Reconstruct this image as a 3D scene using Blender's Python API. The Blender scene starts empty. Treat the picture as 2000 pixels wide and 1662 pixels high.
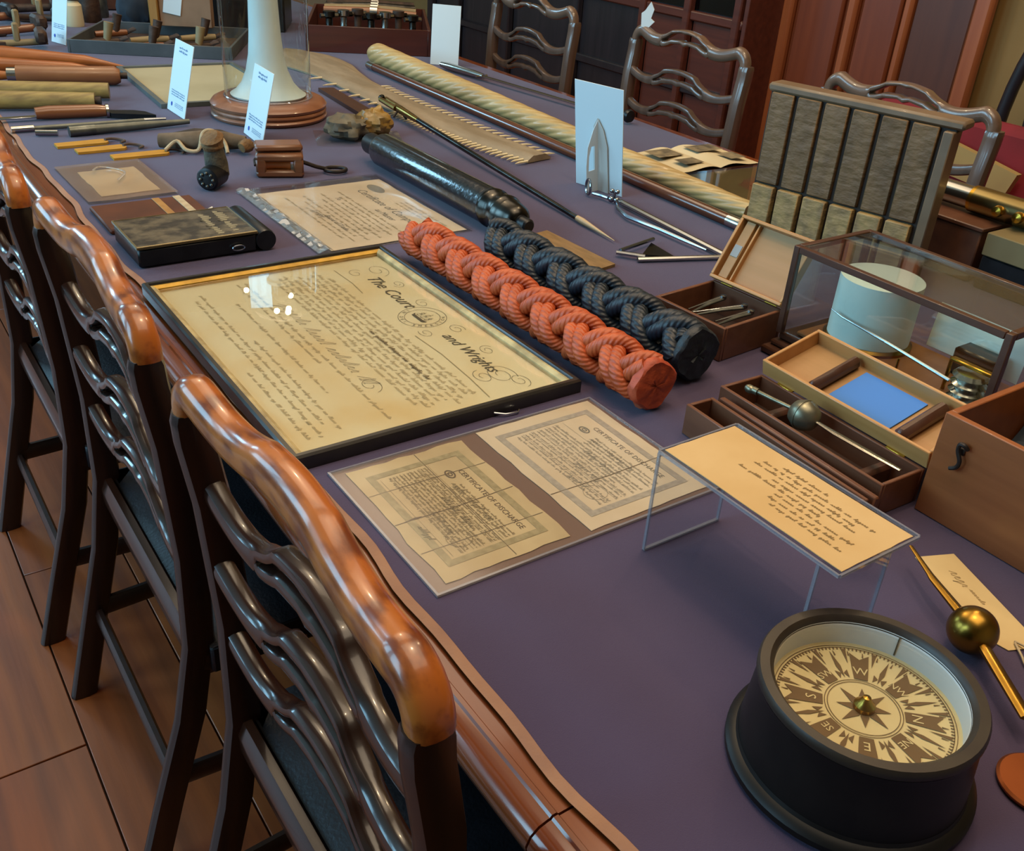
import bpy, math, random
from mathutils import Vector, Matrix, noise as mnoise
C = bpy.context.scene.collection
PI = math.pi
random.seed(7)
sc = bpy.context.scene
T = 0.76                                   # height of the table top

# ------------------------------------------------------------------ camera
cd = bpy.data.cameras.new('camera'); cam = bpy.data.objects.new('camera', cd); C.objects.link(cam)
F, PITCH, ROLL, YAW = 1880.0, math.radians(30.3), math.radians(4.2), math.radians(36.5)
cd.sensor_fit = 'HORIZONTAL'; cd.sensor_width = 36.0; cd.lens = F / 2000.0 * 36.0
cd.clip_start = 0.02; cd.clip_end = 100
fw = Vector((math.sin(YAW) * math.cos(PITCH), math.cos(YAW) * math.cos(PITCH), -math.sin(PITCH)))
r0 = Vector((math.cos(YAW), -math.sin(YAW), 0)); u0 = r0.cross(fw)
rt = r0 * math.cos(ROLL) + u0 * math.sin(ROLL); up = -r0 * math.sin(ROLL) + u0 * math.cos(ROLL)
cam.matrix_world = Matrix(((rt.x, up.x, -fw.x, 0), (rt.y, up.y, -fw.y, 0), (rt.z, up.z, -fw.z, T + 0.70), (0, 0, 0, 1)))
sc.camera = cam

# ------------------------------------------------------------------ world, lights, exposure
w = bpy.data.worlds.new('world'); sc.world = w; w.use_nodes = True
w.node_tree.nodes['Background'].inputs[0].default_value = (0.9, 0.85, 0.8, 1)
w.node_tree.nodes['Background'].inputs[1].default_value = 0.15
sc.view_settings.view_transform = 'Standard'; sc.view_settings.look = 'None'
sc.view_settings.gamma = 1.0; sc.view_settings.use_curve_mapping = False
sc.view_settings.exposure = 0.08

def area(name, loc, target, sx, sy, power, col):
    l = bpy.data.lights.new(name, 'AREA'); l.shape = 'RECTANGLE'; l.size = sx; l.size_y = sy
    l.energy = power; l.color = col
    o = bpy.data.objects.new(name, l); C.objects.link(o); o.location = loc
    o.rotation_euler = (Vector(target) - Vector(loc)).to_track_quat('-Z', 'Y').to_euler()
    return o
DAY = (0.36, 0.73, 1.0); WARM = (1.0, 0.74, 0.44)
for y in (1.5, 3.6, 5.7):
    area('window_light', (-2.7, y, 2.25), (-1.7, y, 2.2), 1.3, 2.2, 88, DAY)
area('window_light', (3.05, 8.3, 3.62), (2.7, 7.3, 3.3), 0.2, 0.6, 1.0, DAY)
area('window_light', (-1.2, 8.3, 2.9), (-.9, 7.3, 2.7), 1.0, 1.6, 75, DAY)
def bulb(loc, p, r=0.06, col=WARM):
    l = bpy.data.lights.new('lamp_light', 'POINT'); l.energy = p; l.color = col; l.shadow_soft_size = r
    o = bpy.data.objects.new('lamp_light', l); C.objects.link(o); o.location = loc
for x, y in ((2.62, 6.80), (2.69, 6.74), (2.72, 6.80), (2.56, 7.30), (2.84, 7.04)): bulb((x, y, 3.3), 0.7, 0.022)
for x, y in ((1.3, 3.6), (1.0, 0.9), (2.6, 1.6)):
    bulb((x, y, 3.35), 42, 0.07)
area('ceiling_light', (1.1, 0.6, 3.9), (1.1, 0.6, 0), 2.6, 2.6, 66, (1.0, 0.80, 0.58))
area('ceiling_light', (1.4, 4.0, 3.9), (1.4, 4.0, 0), 2.6, 2.6, 48, (1.0, 0.80, 0.58))

# ------------------------------------------------------------------ materials
def nt(name):
    m = bpy.data.materials.new(name); m.use_nodes = True
    n = m.node_tree; b = n.nodes['Principled BSDF']; return m, n, b
def setc(b, k, v):
    if k in b.inputs: b.inputs[k].default_value = v
def rgba(c): return (c[0], c[1], c[2], 1)
def s2l(h):
    h = h.lstrip('#'); o = []
    for i in (0, 2, 4):
        v = int(h[i:i + 2], 16) / 255; o.append(v / 12.92 if v <= .04045 else ((v + .055) / 1.055) ** 2.4)
    return tuple(o)
def coords(n, st=(1, 1, 1), kind='Object'):
    tc = n.nodes.new('ShaderNodeTexCoord'); mp = n.nodes.new('ShaderNodeMapping')
    mp.inputs['Scale'].default_value = st; n.links.new(tc.outputs[kind], mp.inputs['Vector']); return mp.outputs[0]
def M(name, c, c2=None, sc_=6, st=(1, 1, 1), r=.5, met=0, bump=0, bsc=60, bst=(1, 1, 1), coat=0, sheen=0, spec=.5, lo=.35, hi=.65, det=4, c3=None):
    if isinstance(c, str): c = s2l(c)
    if isinstance(c2, str): c2 = s2l(c2)
    m, n, b = nt(name)
    setc(b, 'Base Color', rgba(c)); setc(b, 'Roughness', r); setc(b, 'Metallic', met); setc(b, 'Coat Weight', coat)
    setc(b, 'Coat Roughness', .08); setc(b, 'Specular IOR Level', spec)
    if sheen: setc(b, 'Sheen Weight', sheen); setc(b, 'Sheen Roughness', .45)
    if c2 is not None:
        t = n.nodes.new('ShaderNodeTexNoise'); t.inputs['Scale'].default_value = sc_; t.inputs['Detail'].default_value = det
        n.links.new(coords(n, st), t.inputs['Vector'])
        rp = n.nodes.new('ShaderNodeValToRGB'); n.links.new(t.outputs['Fac'], rp.inputs[0])
        rp.color_ramp.elements[0].position = lo; rp.color_ramp.elements[0].color = rgba(c)
        rp.color_ramp.elements[1].position = hi; rp.color_ramp.elements[1].color = rgba(c2)
        n.links.new(rp.outputs[0], b.inputs['Base Color'])
    if bump:
        t = n.nodes.new('ShaderNodeTexNoise'); t.inputs['Scale'].default_value = bsc; t.inputs['Detail'].default_value = 3
        n.links.new(coords(n, bst), t.inputs['Vector'])
        bp = n.nodes.new('ShaderNodeBump'); bp.inputs['Strength'].default_value = bump; bp.inputs['Distance'].default_value = .004
        n.links.new(t.outputs['Fac'], bp.inputs['Height']); n.links.new(bp.outputs[0], b.inputs['Normal'])
    return m
def wood(name, c, c2, axis='y', r=.3, coat=.4, sc_=9, bump=.05):
    st = {'x': (.25, 4, 4), 'y': (4, .25, 4), 'z': (4, 4, .25)}[axis]
    return M(name, c, c2, sc_, st, r, 0, bump, 30, st, coat, lo=.3, hi=.7, det=6)
def burr(name, c, c2):
    m, n, b = nt(name); setc(b, 'Roughness', .28); setc(b, 'Coat Weight', .32); setc(b, 'Coat Roughness', .09)
    v = coords(n, (3, 1.2, 3))
    wv = n.nodes.new('ShaderNodeTexWave'); wv.wave_type = 'RINGS'; wv.rings_direction = 'SPHERICAL'
    wv.inputs['Scale'].default_value = 4.5; wv.inputs['Distortion'].default_value = 2.6; wv.inputs['Detail'].default_value = 3; wv.inputs['Detail Scale'].default_value = 2.2
    n.links.new(v, wv.inputs['Vector'])
    ns = n.nodes.new('ShaderNodeTexNoise'); ns.inputs['Scale'].default_value = 26; ns.inputs['Detail'].default_value = 6; n.links.new(v, ns.inputs['Vector'])
    mx = n.nodes.new('ShaderNodeMath'); mx.operation = 'MULTIPLY_ADD'; mx.inputs[1].default_value = .26
    n.links.new(wv.outputs['Fac'], mx.inputs[0])
    ml = n.nodes.new('ShaderNodeMath'); ml.operation = 'MULTIPLY'; ml.inputs[1].default_value = .85; n.links.new(ns.outputs['Fac'], ml.inputs[0]); n.links.new(ml.outputs[0], mx.inputs[2])
    rp = n.nodes.new('ShaderNodeValToRGB'); n.links.new(mx.outputs[0], rp.inputs[0])
    rp.color_ramp.elements[0].position = .36; rp.color_ramp.elements[0].color = rgba(s2l(c2))
    rp.color_ramp.elements[1].position = .66; rp.color_ramp.elements[1].color = rgba(s2l(c))
    n.links.new(rp.outputs[0], b.inputs['Base Color']); return m
def glass(name, tint=(1, 1, 1), amt=.10, rough=.02, body=None, bodyamt=0):
    m = bpy.data.materials.new(name); m.use_nodes = True; n = m.node_tree; n.nodes.clear()
    out = n.nodes.new('ShaderNodeOutputMaterial'); tr = n.nodes.new('ShaderNodeBsdfTransparent'); gl = n.nodes.new('ShaderNodeBsdfGlossy')
    tr.inputs[0].default_value = rgba(tint); gl.inputs['Roughness'].default_value = rough
    lw = n.nodes.new('ShaderNodeLayerWeight'); lw.inputs[0].default_value = .5
    pw = n.nodes.new('ShaderNodeMath'); pw.operation = 'POWER'; pw.inputs[1].default_value = 3.4; n.links.new(lw.outputs['Facing'], pw.inputs[0])
    mp = n.nodes.new('ShaderNodeMath'); mp.operation = 'MULTIPLY_ADD'; mp.inputs[1].default_value = .8; mp.inputs[2].default_value = amt * .6; mp.use_clamp = True
    n.links.new(pw.outputs[0], mp.inputs[0])
    base = tr.outputs[0]
    if body:
        df = n.nodes.new('ShaderNodeBsdfDiffuse'); df.inputs[0].default_value = rgba(s2l(body)); m1 = n.nodes.new('ShaderNodeMixShader')
        m1.inputs[0].default_value = bodyamt; n.links.new(tr.outputs[0], m1.inputs[1]); n.links.new(df.outputs[0], m1.inputs[2]); base = m1.outputs[0]
    mx = n.nodes.new('ShaderNodeMixShader'); n.links.new(mp.outputs[0], mx.inputs[0]); n.links.new(base, mx.inputs[1]); n.links.new(gl.outputs[0], mx.inputs[2])
    n.links.new(mx.outputs[0], out.inputs[0]); return m

cloth = M('purple_felt', '#463b53', '#4c4159', 3, r=.9, bump=.25, bsc=900, sheen=.22, spec=.15)
hem_m = M('tan_hem', '#9c7358', '#8a6450', 12, r=.8, bump=.2, bsc=300)
tablewood = wood('table_mahogany', '#5a2a10', '#7a3c18', 'y', .22, .5)
tabledark = wood('table_dark', '#2a140a', '#3a1c0e', 'z', .4, .2)
chairwood = wood('chair_mahogany', '#2a120a', '#160a06', 'z', .36, .2)
slatwood = wood('slat_mahogany', '#2c150c', '#190c07', 'y', .26, .4)
crestwood = burr('crest_burr', '#a85c22', '#6a3010')
crestplain = wood('crest_far', '#5a4436', '#6e5848', 'y', .3, .5)
farwood = wood('far_chair_wood', '#4c3a30', '#5e4a3e', 'z', .3, .5)
leather = M('black_leather', '#0e0e12', '#15151a', 20, r=.45, bump=.2, bsc=200, spec=.3)
brass_nail = M('nail_brass', '#b89a60', r=.3, met=1)
floorm = [wood('floor_oak_%d' % i, a, b_, 'y', .42, .1, 7) for i, (a, b_) in enumerate((('#8a4218', '#662c0e'), ('#924a1c', '#6e3212'), ('#7c3a14', '#5a260c')))]
floorbase = M('floor_gap', '#2a140a', r=.7)
paper_cream = M('aged_paper', '#d9c9a0', '#cbb688', 5, r=.75)
paper_frame = M('vellum', '#d4c8a4', '#cdb27c', 5.5, r=.7, lo=.48, hi=.78)
paper_tan = M('brown_paper', '#c2ac80', '#ad966c', 9, r=.8, bump=.2, bsc=40)
paper_pale = M('pale_paper', '#cdbca0', '#c2ad8d', 6, r=.8)
paper_or = M('orange_paper', '#cba873', '#c29c64', 8, r=.8)
paper_white = M('white_card', '#cddade', r=.6)
chartpaper = M('chart_paper', '#cfe0de', r=.6)
ink = M('brown_ink', '#5d4a30', r=.8); ink_dk = M('dark_ink', '#4e4433', r=.8); ink_grey = M('grey_ink', '#6d675a', r=.8)
ink_faint = M('faint_ink', '#9c8a62', r=.8)
border_tan = M('border_tan', '#8c7d56', '#a09068', 120, r=.8); border_grey = M('border_grey', '#958b7c', '#a79c8a', 120, r=.8)
blue_ink = M('blue_ink', '#3f6ea0', r=.7)
blackframe = M('black_frame', '#1b1712', '#26211a', 30, r=.32, coat=.3)
gilt = M('gilt', '#a5812f', '#8a6a24', 40, r=.4, met=.55); slip_lit = M('cream_slip', '#bfae7e', '#8f7f58', 30, r=.5)
glass_frame = glass('picture_glass', (.985, .985, .97), .045, .01)
glass_clear = glass('clear_glass', (.90, .93, .92), .07, .01)
glass_case = glass('case_glass', (.93, .95, .93), .10, .015)
acryl = glass('acrylic', (.95, .96, .97), .05, .02); acryl_edge = glass('acrylic_edge', (.8, .85, .9), .10, .1, '#b8b4bc', .32)
sleeve_m = glass('sleeve_plastic', (.93, .9, .88), .05, .12, '#9c7c68', .42)
sleeve_clear = glass('sleeve_clear', (.97, .97, .97), .05, .12, '#8c8a92', .05)
red_rope = M('orange_rope', '#bd5425', '#a5441a', 30, r=.5, coat=.03)
navy_rope = M('navy_rope', '#1c2832', '#131b24', 30, r=.45, coat=.05, spec=.4)
def ropeify(m, amt, q=42):
    n = m.node_tree; b = n.nodes['Principled BSDF']; wv = n.nodes.new('ShaderNodeTexWave')
    wv.inputs['Scale'].default_value = 1.0; wv.inputs['Distortion'].default_value = .8; wv.bands_direction = 'DIAGONAL'
    n.links.new(coords(n, (q, 3.77, 0), 'UV'), wv.inputs['Vector'])
    bp = n.nodes.new('ShaderNodeBump'); bp.inputs['Strength'].default_value = amt; bp.inputs['Distance'].default_value = .002
    n.links.new(wv.outputs['Fac'], bp.inputs['Height']); n.links.new(bp.outputs[0], b.inputs['Normal'])
ropeify(red_rope, .5, 78); ropeify(navy_rope, .45, 72)
red_cut = M('orange_rope_cut', '#9c3a1c', '#b04a28', 60, r=.6, bump=.5, bsc=90)
navy_cut = M('navy_rope_cut', '#10161c', '#18222b', 60, r=.5, bump=.5, bsc=90)
black_gloss = M('black_gloss', '#0d0e10', '#16181b', 40, r=.34, spec=.35)
tele_leather = M('scope_leather', '#0e1013', '#1a1d22', 40, r=.2, bump=.25, bsc=90, coat=.5)
gunmetal = M('gunmetal', '#4c4a46', '#2e2d2b', 20, r=.25, met=1)
steel = M('steel', '#9aa0a6', r=.22, met=1); steel_dk = M('dull_steel', '#6e716c', '#565a56', 40, r=.4, met=.9)
silver = M('silver', '#b9b7b0', r=.2, met=1); bulbmetal = M('tarnished_silver', '#8e8a76', '#777360', 30, r=.35, met=.8)
brass = M('brass', '#a07c36', '#8a6828', 20, r=.28, met=1); brightbrass = M('bright_brass', '#c49a3a', r=.25, met=1)
ivory = M('tusk_ivory', '#b79c68', '#a08452', 8, (3, .6, 3), r=.45, coat=.15); ivory_w = M('tusk_end', '#ddd0a4', '#cfc090', 20, r=.5)
bone = M('saw_bone', '#8e7e66', '#786850', 6, (4, 1, 4), r=.6, bump=.3, bsc=60)
tooth_m = M('saw_tooth', '#dccda8', '#c4b48e', 30, r=.5)
cane_m = wood('cane_wood', '#5c3018', '#452210', 'y', .25, .5)
mahog = wood('box_mahogany', '#5e3622', '#70442c', 'y', .45, .1); mahog_x = wood('box_mahogany_end', '#4c2c1c', '#5c3824', 'x', .45, .1)
warmbox = wood('box_red_wood', '#96552c', '#824622', 'y', .4, .2); darkbox_in = M('box_dark_inside', '#2c1a12', '#3a241a', 20, r=.7)
lidwood = wood('lid_light_wood', '#a8743e', '#b98650', 'y', .45, .1); lidfloor = wood('lid_floor_wood', '#a97c4e', '#99703f', 'y', .5, .05)
dkwood = wood('dark_wood', '#3a2014', '#4a2a1a', 'y', .4, .2)
compass_black = M('compass_black', '#100d0b', '#171310', 30, r=.42, spec=.3); compass_rim = M('compass_rim', '#32291f', '#281f19', 30, r=.42, spec=.4)
white_enamel = M('white_enamel', '#d2d4d2', r=.45); cardm = M('compass_card', '#dcc492', '#cdb37e', 6, r=.7); card_brown = M('card_print', '#6e5130', r=.75)
copper = M('copper', '#b0643a', '#9c5530', 10, r=.32, met=.9)
tagm = M('manila_tag', '#cdb27e', '#c3a672', 10, r=.8); tag_yellow = M('boxwood_tag', '#b9852c', '#a67524', 20, (1, 6, 1), r=.6, spec=.3)
cordm = M('cord', '#b8a584', '#a08c6c', 60, r=.9); cord_dk = M('dark_cord', '#4a3c34', '#5a4a40', 60, r=.9)
canvas = M('old_canvas', '#6f5d49', '#51422f', 18, r=.9, bump=.4, bsc=60); tarred = M('tarred_rope', '#57503f', '#35312a', 40, r=.8, bump=.6, bsc=120)
ropebrown = M('brown_rope', '#7a5a34', '#5c4226', 40, r=.85, bump=.6, bsc=150)
blockwood = wood('block_wood', '#7a4c2e', '#5e3820', 'x', .4, .2); iron = M('iron', '#2c2624', '#3a312c', 40, r=.5, met=.6)
basewood = wood('turned_base_wood', '#94644a', '#80523a', 'x', .35, .3); lightwhite = M('lighthouse_white', '#cfdad8', '#c3cecb', 8, r=.5)
amberm = M('amber_lump', '#9a7428', '#6a5630', 14, r=.45, bump=.6, bsc=45, coat=.2); lumpgrey = M('grey_lump', '#6a624e', '#3c352a', 14, r=.6, bump=.6, bsc=45)
fidwood = wood('fid_wood', '#a2581f', '#854314', 'x', .4, .15); cylwood = wood('cylinder_wood', '#7a4a2a', '#8a5a36', 'x', .4, .15)
bamboo = M('bamboo', '#a08446', '#7a6032', 10, (.4, 6, 6), r=.5, coat=.1); knifewood = wood('knife_handle_wood', '#6e3c20', '#85502c', 'x', .3, .3)
greytray = M('tray_grey', '#3a3e40', '#4a4e50', 8, r=.6); greyrod = M('grey_rod', '#6a6c62', '#54564e', 20, r=.45, met=.5)
cardboard = M('cardboard', '#8f7158', '#7d614a', 8, r=.85); ochre = M('ochre_wood', '#a87a3a', '#96692e', 10, (4, 4, .5), r=.5)
navybag = M('navy_cloth', '#1a222c', '#222d38', 10, r=.8); redmah = wood('tray_red_wood', '#4e2218', '#3c1a14', 'x', .35, .3)
boardwood = M('dark_oak', '#604526', '#755632', 14, (2, 2, .8), r=.6, bump=1.0, bsc=30, bst=(1, 1, 2)); boardlight = M('pale_oak', '#a48450', '#7e6440', 16, (2, 2, 1.2), r=.6, bump=1.0, bsc=30, bst=(1, 1, 2))  # darker colour for the upper strips, lighter one for the lower strips
boardframe = M('board_frame', '#64503a', '#725c44', 8, (2, .4, 2), r=.45, coat=.1); groove = M('board_gap', '#241d18', r=.8)
pagem = M('page', '#c9ba98', '#bdae8a', 4, r=.7); photo1 = M('photo_print', '#4a4234', '#8a7a5c', 30, r=.6); photo2 = M('photo_print_red', '#8a4a34', '#6b5c40', 12, r=.6)
olive = M('olive_board', '#7a6a44', '#6b5c3a', 4, r=.6); bluecard = M('blue_card', '#3f78c0', r=.75)
panelwood = wood('panel_wood', '#78381a', '#682e14', 'z', .4, .2, 5); panelwood_d = wood('panel_dark', '#58301f', '#4c281a', 'z', .4, .2, 5); panelmould = wood('panel_moulding', '#9a542e', '#8a4624', 'z', .35, .3)
wallyel = M('yellow_plaster', '#86683a', '#7c6034', 2, r=.8); wallcream = M('cream_plaster', '#8f7f68', r=.85); ceilm = M('ceiling_white', '#a89c8a', r=.9)
cabwood = wood('cabinet_wood', '#1d1a1e', '#282226', 'z', .35, .3); cabglass = glass('cabinet_glass', (.35, .4, .45), .10, .05); cabdark = M('cabinet_back', '#14181d', r=.6); shelfw = wood('cabinet_shelf', '#4a2218', '#5c2c1e', 'y', .4, .2)
redcloth = M('red_upholstery', '#7e1820', '#6e141a', 8, r=.85); creamcloth = M('cream_cloth', '#a08650', '#94794a', 5, r=.8)
rust = M('rusty_iron', '#4a3426', '#2e2119', 20, r=.6, met=.3, bump=.5, bsc=60); tooltan = M('tool_tan', '#8a7650', '#766240', 12, r=.6)

# ------------------------------------------------------------------ mesh builder
class MB:
    def __init__(s): s.v = []; s.f = []; s.uv = []
    def add(s, vs, fs, mtx=None, uvs=None):
        o = len(s.v)
        s.v += [tuple(mtx @ Vector(v)) if mtx else tuple(v) for v in vs]
        s.f += [tuple(i + o for i in f) for f in fs]
        s.uv += uvs if uvs else [None] * len(fs)
        return s
    def box(s, c, d, b=0.0, rz=0, mtx=None):
        hx, hy, hz = d[0] / 2, d[1] / 2, d[2] / 2
        b = min(b, hx * .9, hy * .9, hz * .9); mt = Matrix.Translation(c) @ Matrix.Rotation(rz, 4, 'Z')
        if mtx: mt = mtx @ mt
        if b <= 0:
            vs = [(x, y, z) for x in (-hx, hx) for y in (-hy, hy) for z in (-hz, hz)]
            return s.add(vs, [(0, 1, 3, 2), (4, 6, 7, 5), (0, 4, 5, 1), (2, 3, 7, 6), (0, 2, 6, 4), (1, 5, 7, 3)], mt)
        vs = []; ix = {}
        for x in (-1, 1):
            for y in (-1, 1):
                for z in (-1, 1):
                    ix[x, y, z] = len(vs)
                    vs += [(x * hx, y * (hy - b), z * (hz - b)), (x * (hx - b), y * hy, z * (hz - b)), (x * (hx - b), y * (hy - b), z * hz)]
        g = lambda x, y, z, k: ix[x, y, z] + k
        fs = []
        for q in (-1, 1):
            fs.append((g(q, -1, -1, 0), g(q, 1, -1, 0), g(q, 1, 1, 0), g(q, -1, 1, 0)))
            fs.append((g(-1, q, -1, 1), g(1, q, -1, 1), g(1, q, 1, 1), g(-1, q, 1, 1)))
            fs.append((g(-1, -1, q, 2), g(1, -1, q, 2), g(1, 1, q, 2), g(-1, 1, q, 2)))
        for p in (-1, 1):
            for q in (-1, 1):
                fs.append((g(p, q, -1, 0), g(p, q, 1, 0), g(p, q, 1, 1), g(p, q, -1, 1)))
                fs.append((g(p, -1, q, 0), g(p, 1, q, 0), g(p, 1, q, 2), g(p, -1, q, 2)))
                fs.append((g(-1, p, q, 1), g(1, p, q, 1), g(1, p, q, 2), g(-1, p, q, 2)))
        for x in (-1, 1):
            for y in (-1, 1):
                for z in (-1, 1): fs.append((g(x, y, z, 0), g(x, y, z, 1), g(x, y, z, 2)))
        return s.add(vs, fs, mt)
    def tube(s, pts, r, n=8, cap=True, uv=False, closed=False, flat=1.0):
        P = [Vector(p) for p in pts]; m = len(P); R = r if isinstance(r, (list, tuple)) else [r] * m
        t0 = (P[1] - P[0]).normalized(); ref = Vector((0, 0, 1)) if abs(t0.z) < .9 else Vector((1, 0, 0))
        nrm = (ref - t0 * ref.dot(t0)).normalized(); vs = []; L = 0; us = []
        for i in range(m):
            if closed: t = (P[(i + 1) % m] - P[i - 1]).normalized()
            else: t = (P[min(i + 1, m - 1)] - P[max(i - 1, 0)]).normalized()
            nrm = (nrm - t * nrm.dot(t)).normalized(); bi = t.cross(nrm)
            if i: L += (P[i] - P[i - 1]).length
            us.append(L)
            for k in range(n):
                a = 2 * PI * k / n; vs.append(P[i] + nrm * (math.cos(a) * R[i] * flat) + bi * (math.sin(a) * R[i]))
        fs = []; uvs = []
        for i in range(m if closed else m - 1):
            j = (i + 1) % m
            for k in range(n):
                l = (k + 1) % n; fs.append((i * n + k, i * n + l, j * n + l, j * n + k))
                uvs.append([(us[i], k / n), (us[i], (k + 1) / n), (us[j], (k + 1) / n), (us[j], k / n)] if uv else None)
        if cap and not closed: fs += [tuple(range(n)), tuple(range((m - 1) * n, m * n))]; uvs += [None, None]
        return s.add(vs, fs, None, uvs)
    def lathe(s, prof, n=32, mtx=None, cap=False):
        vs = []; fs = []; m = len(prof)
        for r, z in prof:
            for k in range(n):
                a = 2 * PI * k / n; vs.append((r * math.cos(a), r * math.sin(a), z))
        for i in range(m - 1):
            for k in range(n):
                l = (k + 1) % n; fs.append((i * n + k, i * n + l, (i + 1) * n + l, (i + 1) * n + k))
        if cap: fs += [tuple(range(n)), tuple(range((m - 1) * n, m * n))]
        return s.add(vs, fs, mtx)
    def sweep(s, secs, n=12, e=3.0):                   # secs: (centre, axisA, axisB, ha, hb) rounded rectangles
        vs = []
        for c, A, B, ha, hb in secs:
            c = Vector(c); A = Vector(A); B = Vector(B)
            for k in range(n):
                a = 2 * PI * (k + .5) / n; ca, sa = math.cos(a), math.sin(a); q = (abs(ca) ** e + abs(sa) ** e) ** (-1 / e)
                vs.append(c + A * (ca * q * ha) + B * (sa * q * hb))
        m = len(secs); fs = [(i * n + k, i * n + (k + 1) % n, (i + 1) * n + (k + 1) % n, (i + 1) * n + k) for i in range(m - 1) for k in range(n)]
        fs += [tuple(range(n)), tuple(range((m - 1) * n, m * n))]
        return s.add(vs, fs)
    def prism(s, poly, z0, z1, mtx=None):
        n = len(poly); vs = [(x, y, z0) for x, y in poly] + [(x, y, z1) for x, y in poly]
        fs = [tuple(range(n)), tuple(range(n, 2 * n))] + [(i, (i + 1) % n, n + (i + 1) % n, n + i) for i in range(n)]
        return s.add(vs, fs, mtx)
    def ribbon(s, pts, wd, z):
        P = [Vector((x, y, 0)) for x, y in pts]; vs = []
        for i, p in enumerate(P):
            t = (P[min(i + 1, len(P) - 1)] - P[max(i - 1, 0)]); t = t.normalized() if t.length > 1e-9 else Vector((1, 0, 0))
            nn = Vector((-t.y, t.x, 0)) * wd / 2; vs += [(p.x + nn.x, p.y + nn.y, z), (p.x - nn.x, p.y - nn.y, z)]
        return s.add(vs, [(2 * i, 2 * i + 1, 2 * i + 3, 2 * i + 2) for i in range(len(P) - 1)])
    def quad(s, pts): return s.add(pts, [tuple(range(len(pts)))])
    def text(s, t, size, x, y, z, shear=0, rot=0, align='CENTER'):
        vs, fs = text_mesh(t, size, shear, align)
        return s.add(vs, fs, Matrix.Translation((x, y, z)) @ Matrix.Rotation(rot, 4, 'Z'))
    def build(s, name, mat, parent=None, loc=None, rot=None, angle=38, flip=True):
        me = bpy.data.meshes.new(name); me.from_pydata(s.v, [], s.f)
        if any(u for u in s.uv):
            ul = me.uv_layers.new(name='UVMap')
            for p, u in zip(me.polygons, s.uv):
                if u:
                    for li, c in zip(p.loop_indices, u): ul.data[li].uv = c
        me.validate(); me.materials.append(mat)
        if flip:
            import bmesh
            b = bmesh.new(); b.from_mesh(me); bmesh.ops.recalc_face_normals(b, faces=b.faces); b.to_mesh(me); b.free()
        for p in me.polygons: p.use_smooth = True
        try: me.set_sharp_from_angle(angle=math.radians(angle))
        except Exception: pass
        o = bpy.data.objects.new(name, me); C.objects.link(o); o.parent = parent
        if loc: o.location = loc
        if rot: o.rotation_euler = rot
        return o
_tc = {}
def text_mesh(t, size, shear, align):
    k = (t, size, shear, align)
    if k not in _tc:
        cu = bpy.data.curves.new('tmp', 'FONT'); cu.body = t; cu.size = size; cu.shear = shear; cu.align_x = align; cu.align_y = 'CENTER'; cu.resolution_u = 2
        o = bpy.data.objects.new('tmp', cu); C.objects.link(o); bpy.context.view_layer.update()
        ev = o.evaluated_get(bpy.context.evaluated_depsgraph_get()); me = ev.to_mesh()
        _tc[k] = ([tuple(v.co) for v in me.vertices], [tuple(p.vertices) for p in me.polygons])
        ev.to_mesh_clear(); bpy.data.objects.remove(o); bpy.data.curves.remove(cu)
    return _tc[k]
def thing(name, label, cat, loc=(0, 0, 0), rz=0, group=None):
    o = bpy.data.objects.new(name, None); C.objects.link(o); o.location = loc; o.rotation_euler = (0, 0, rz); o.empty_display_size = .05
    return tag(o, label, cat, group)
def tag(o, label, cat, group=None):
    o['label'] = label; o['category'] = cat
    if group: o['group'] = group
    return o
def struct(o): o['kind'] = 'structure'; return o
def stuff(o): o['kind'] = 'stuff'; return o
def lab(o, l): o['label'] = l; return o
def Tz(z=0): return T + z
def copy_tree(o, parent=None):
    c = o.copy(); C.objects.link(c); c.parent = parent
    for ch in list(o.children): copy_tree(ch, c)
    return c
def scribble(mb, x0, x1, y, h, z, wd, rnd, slant=.35, gap=.16, word=(3, 8)):
    x = x0
    while x < x1:
        nl = rnd.randint(*word); pts = []; lw = h * .75
        for i in range(nl):
            tall = rnd.random(); a = h * (1.0 if tall < .25 else (.45 + .15 * rnd.random())); dn = -h * .5 if tall > .86 else 0
            for q, (fx, fy) in enumerate(((0, 0), (.35, a), (.55, a * .9), (.5, dn), (.8, 0))):
                pts.append((x + lw * fx + slant * fy, y + fy + rnd.uniform(-.04, .04) * h))
            x += lw * .85
            if x > x1: break
        if len(pts) > 2: mb.ribbon(pts, wd, z)
        x += h * (gap * 6)
def sm(P, k=5):
    P = [Vector(p) for p in P]; o = []
    for i in range(len(P) - 1):
        a, b, c, d = P[max(i - 1, 0)], P[i], P[i + 1], P[min(i + 2, len(P) - 1)]
        for q in range(k):
            t = q / k; o.append(.5 * ((2 * b) + (c - a) * t + (2 * a - 5 * b + 4 * c - d) * t * t + (3 * b - a - 3 * c + d) * t ** 3))
    return o + [P[-1]]
def sheet_poly(w, h, rnd, j=.0025, n=9, rc=0):
    p = []
    for i in range(n): p.append((-w / 2 + w * i / n, -h / 2 + rnd.uniform(-j, j)))
    for i in range(n): p.append((w / 2 + rnd.uniform(-j, j), -h / 2 + h * i / n))
    for i in range(n): p.append((w / 2 - w * i / n, h / 2 + rnd.uniform(-j, j)))
    for i in range(n): p.append((-w / 2 + rnd.uniform(-j, j), h / 2 - h * i / n))
    return p

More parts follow.
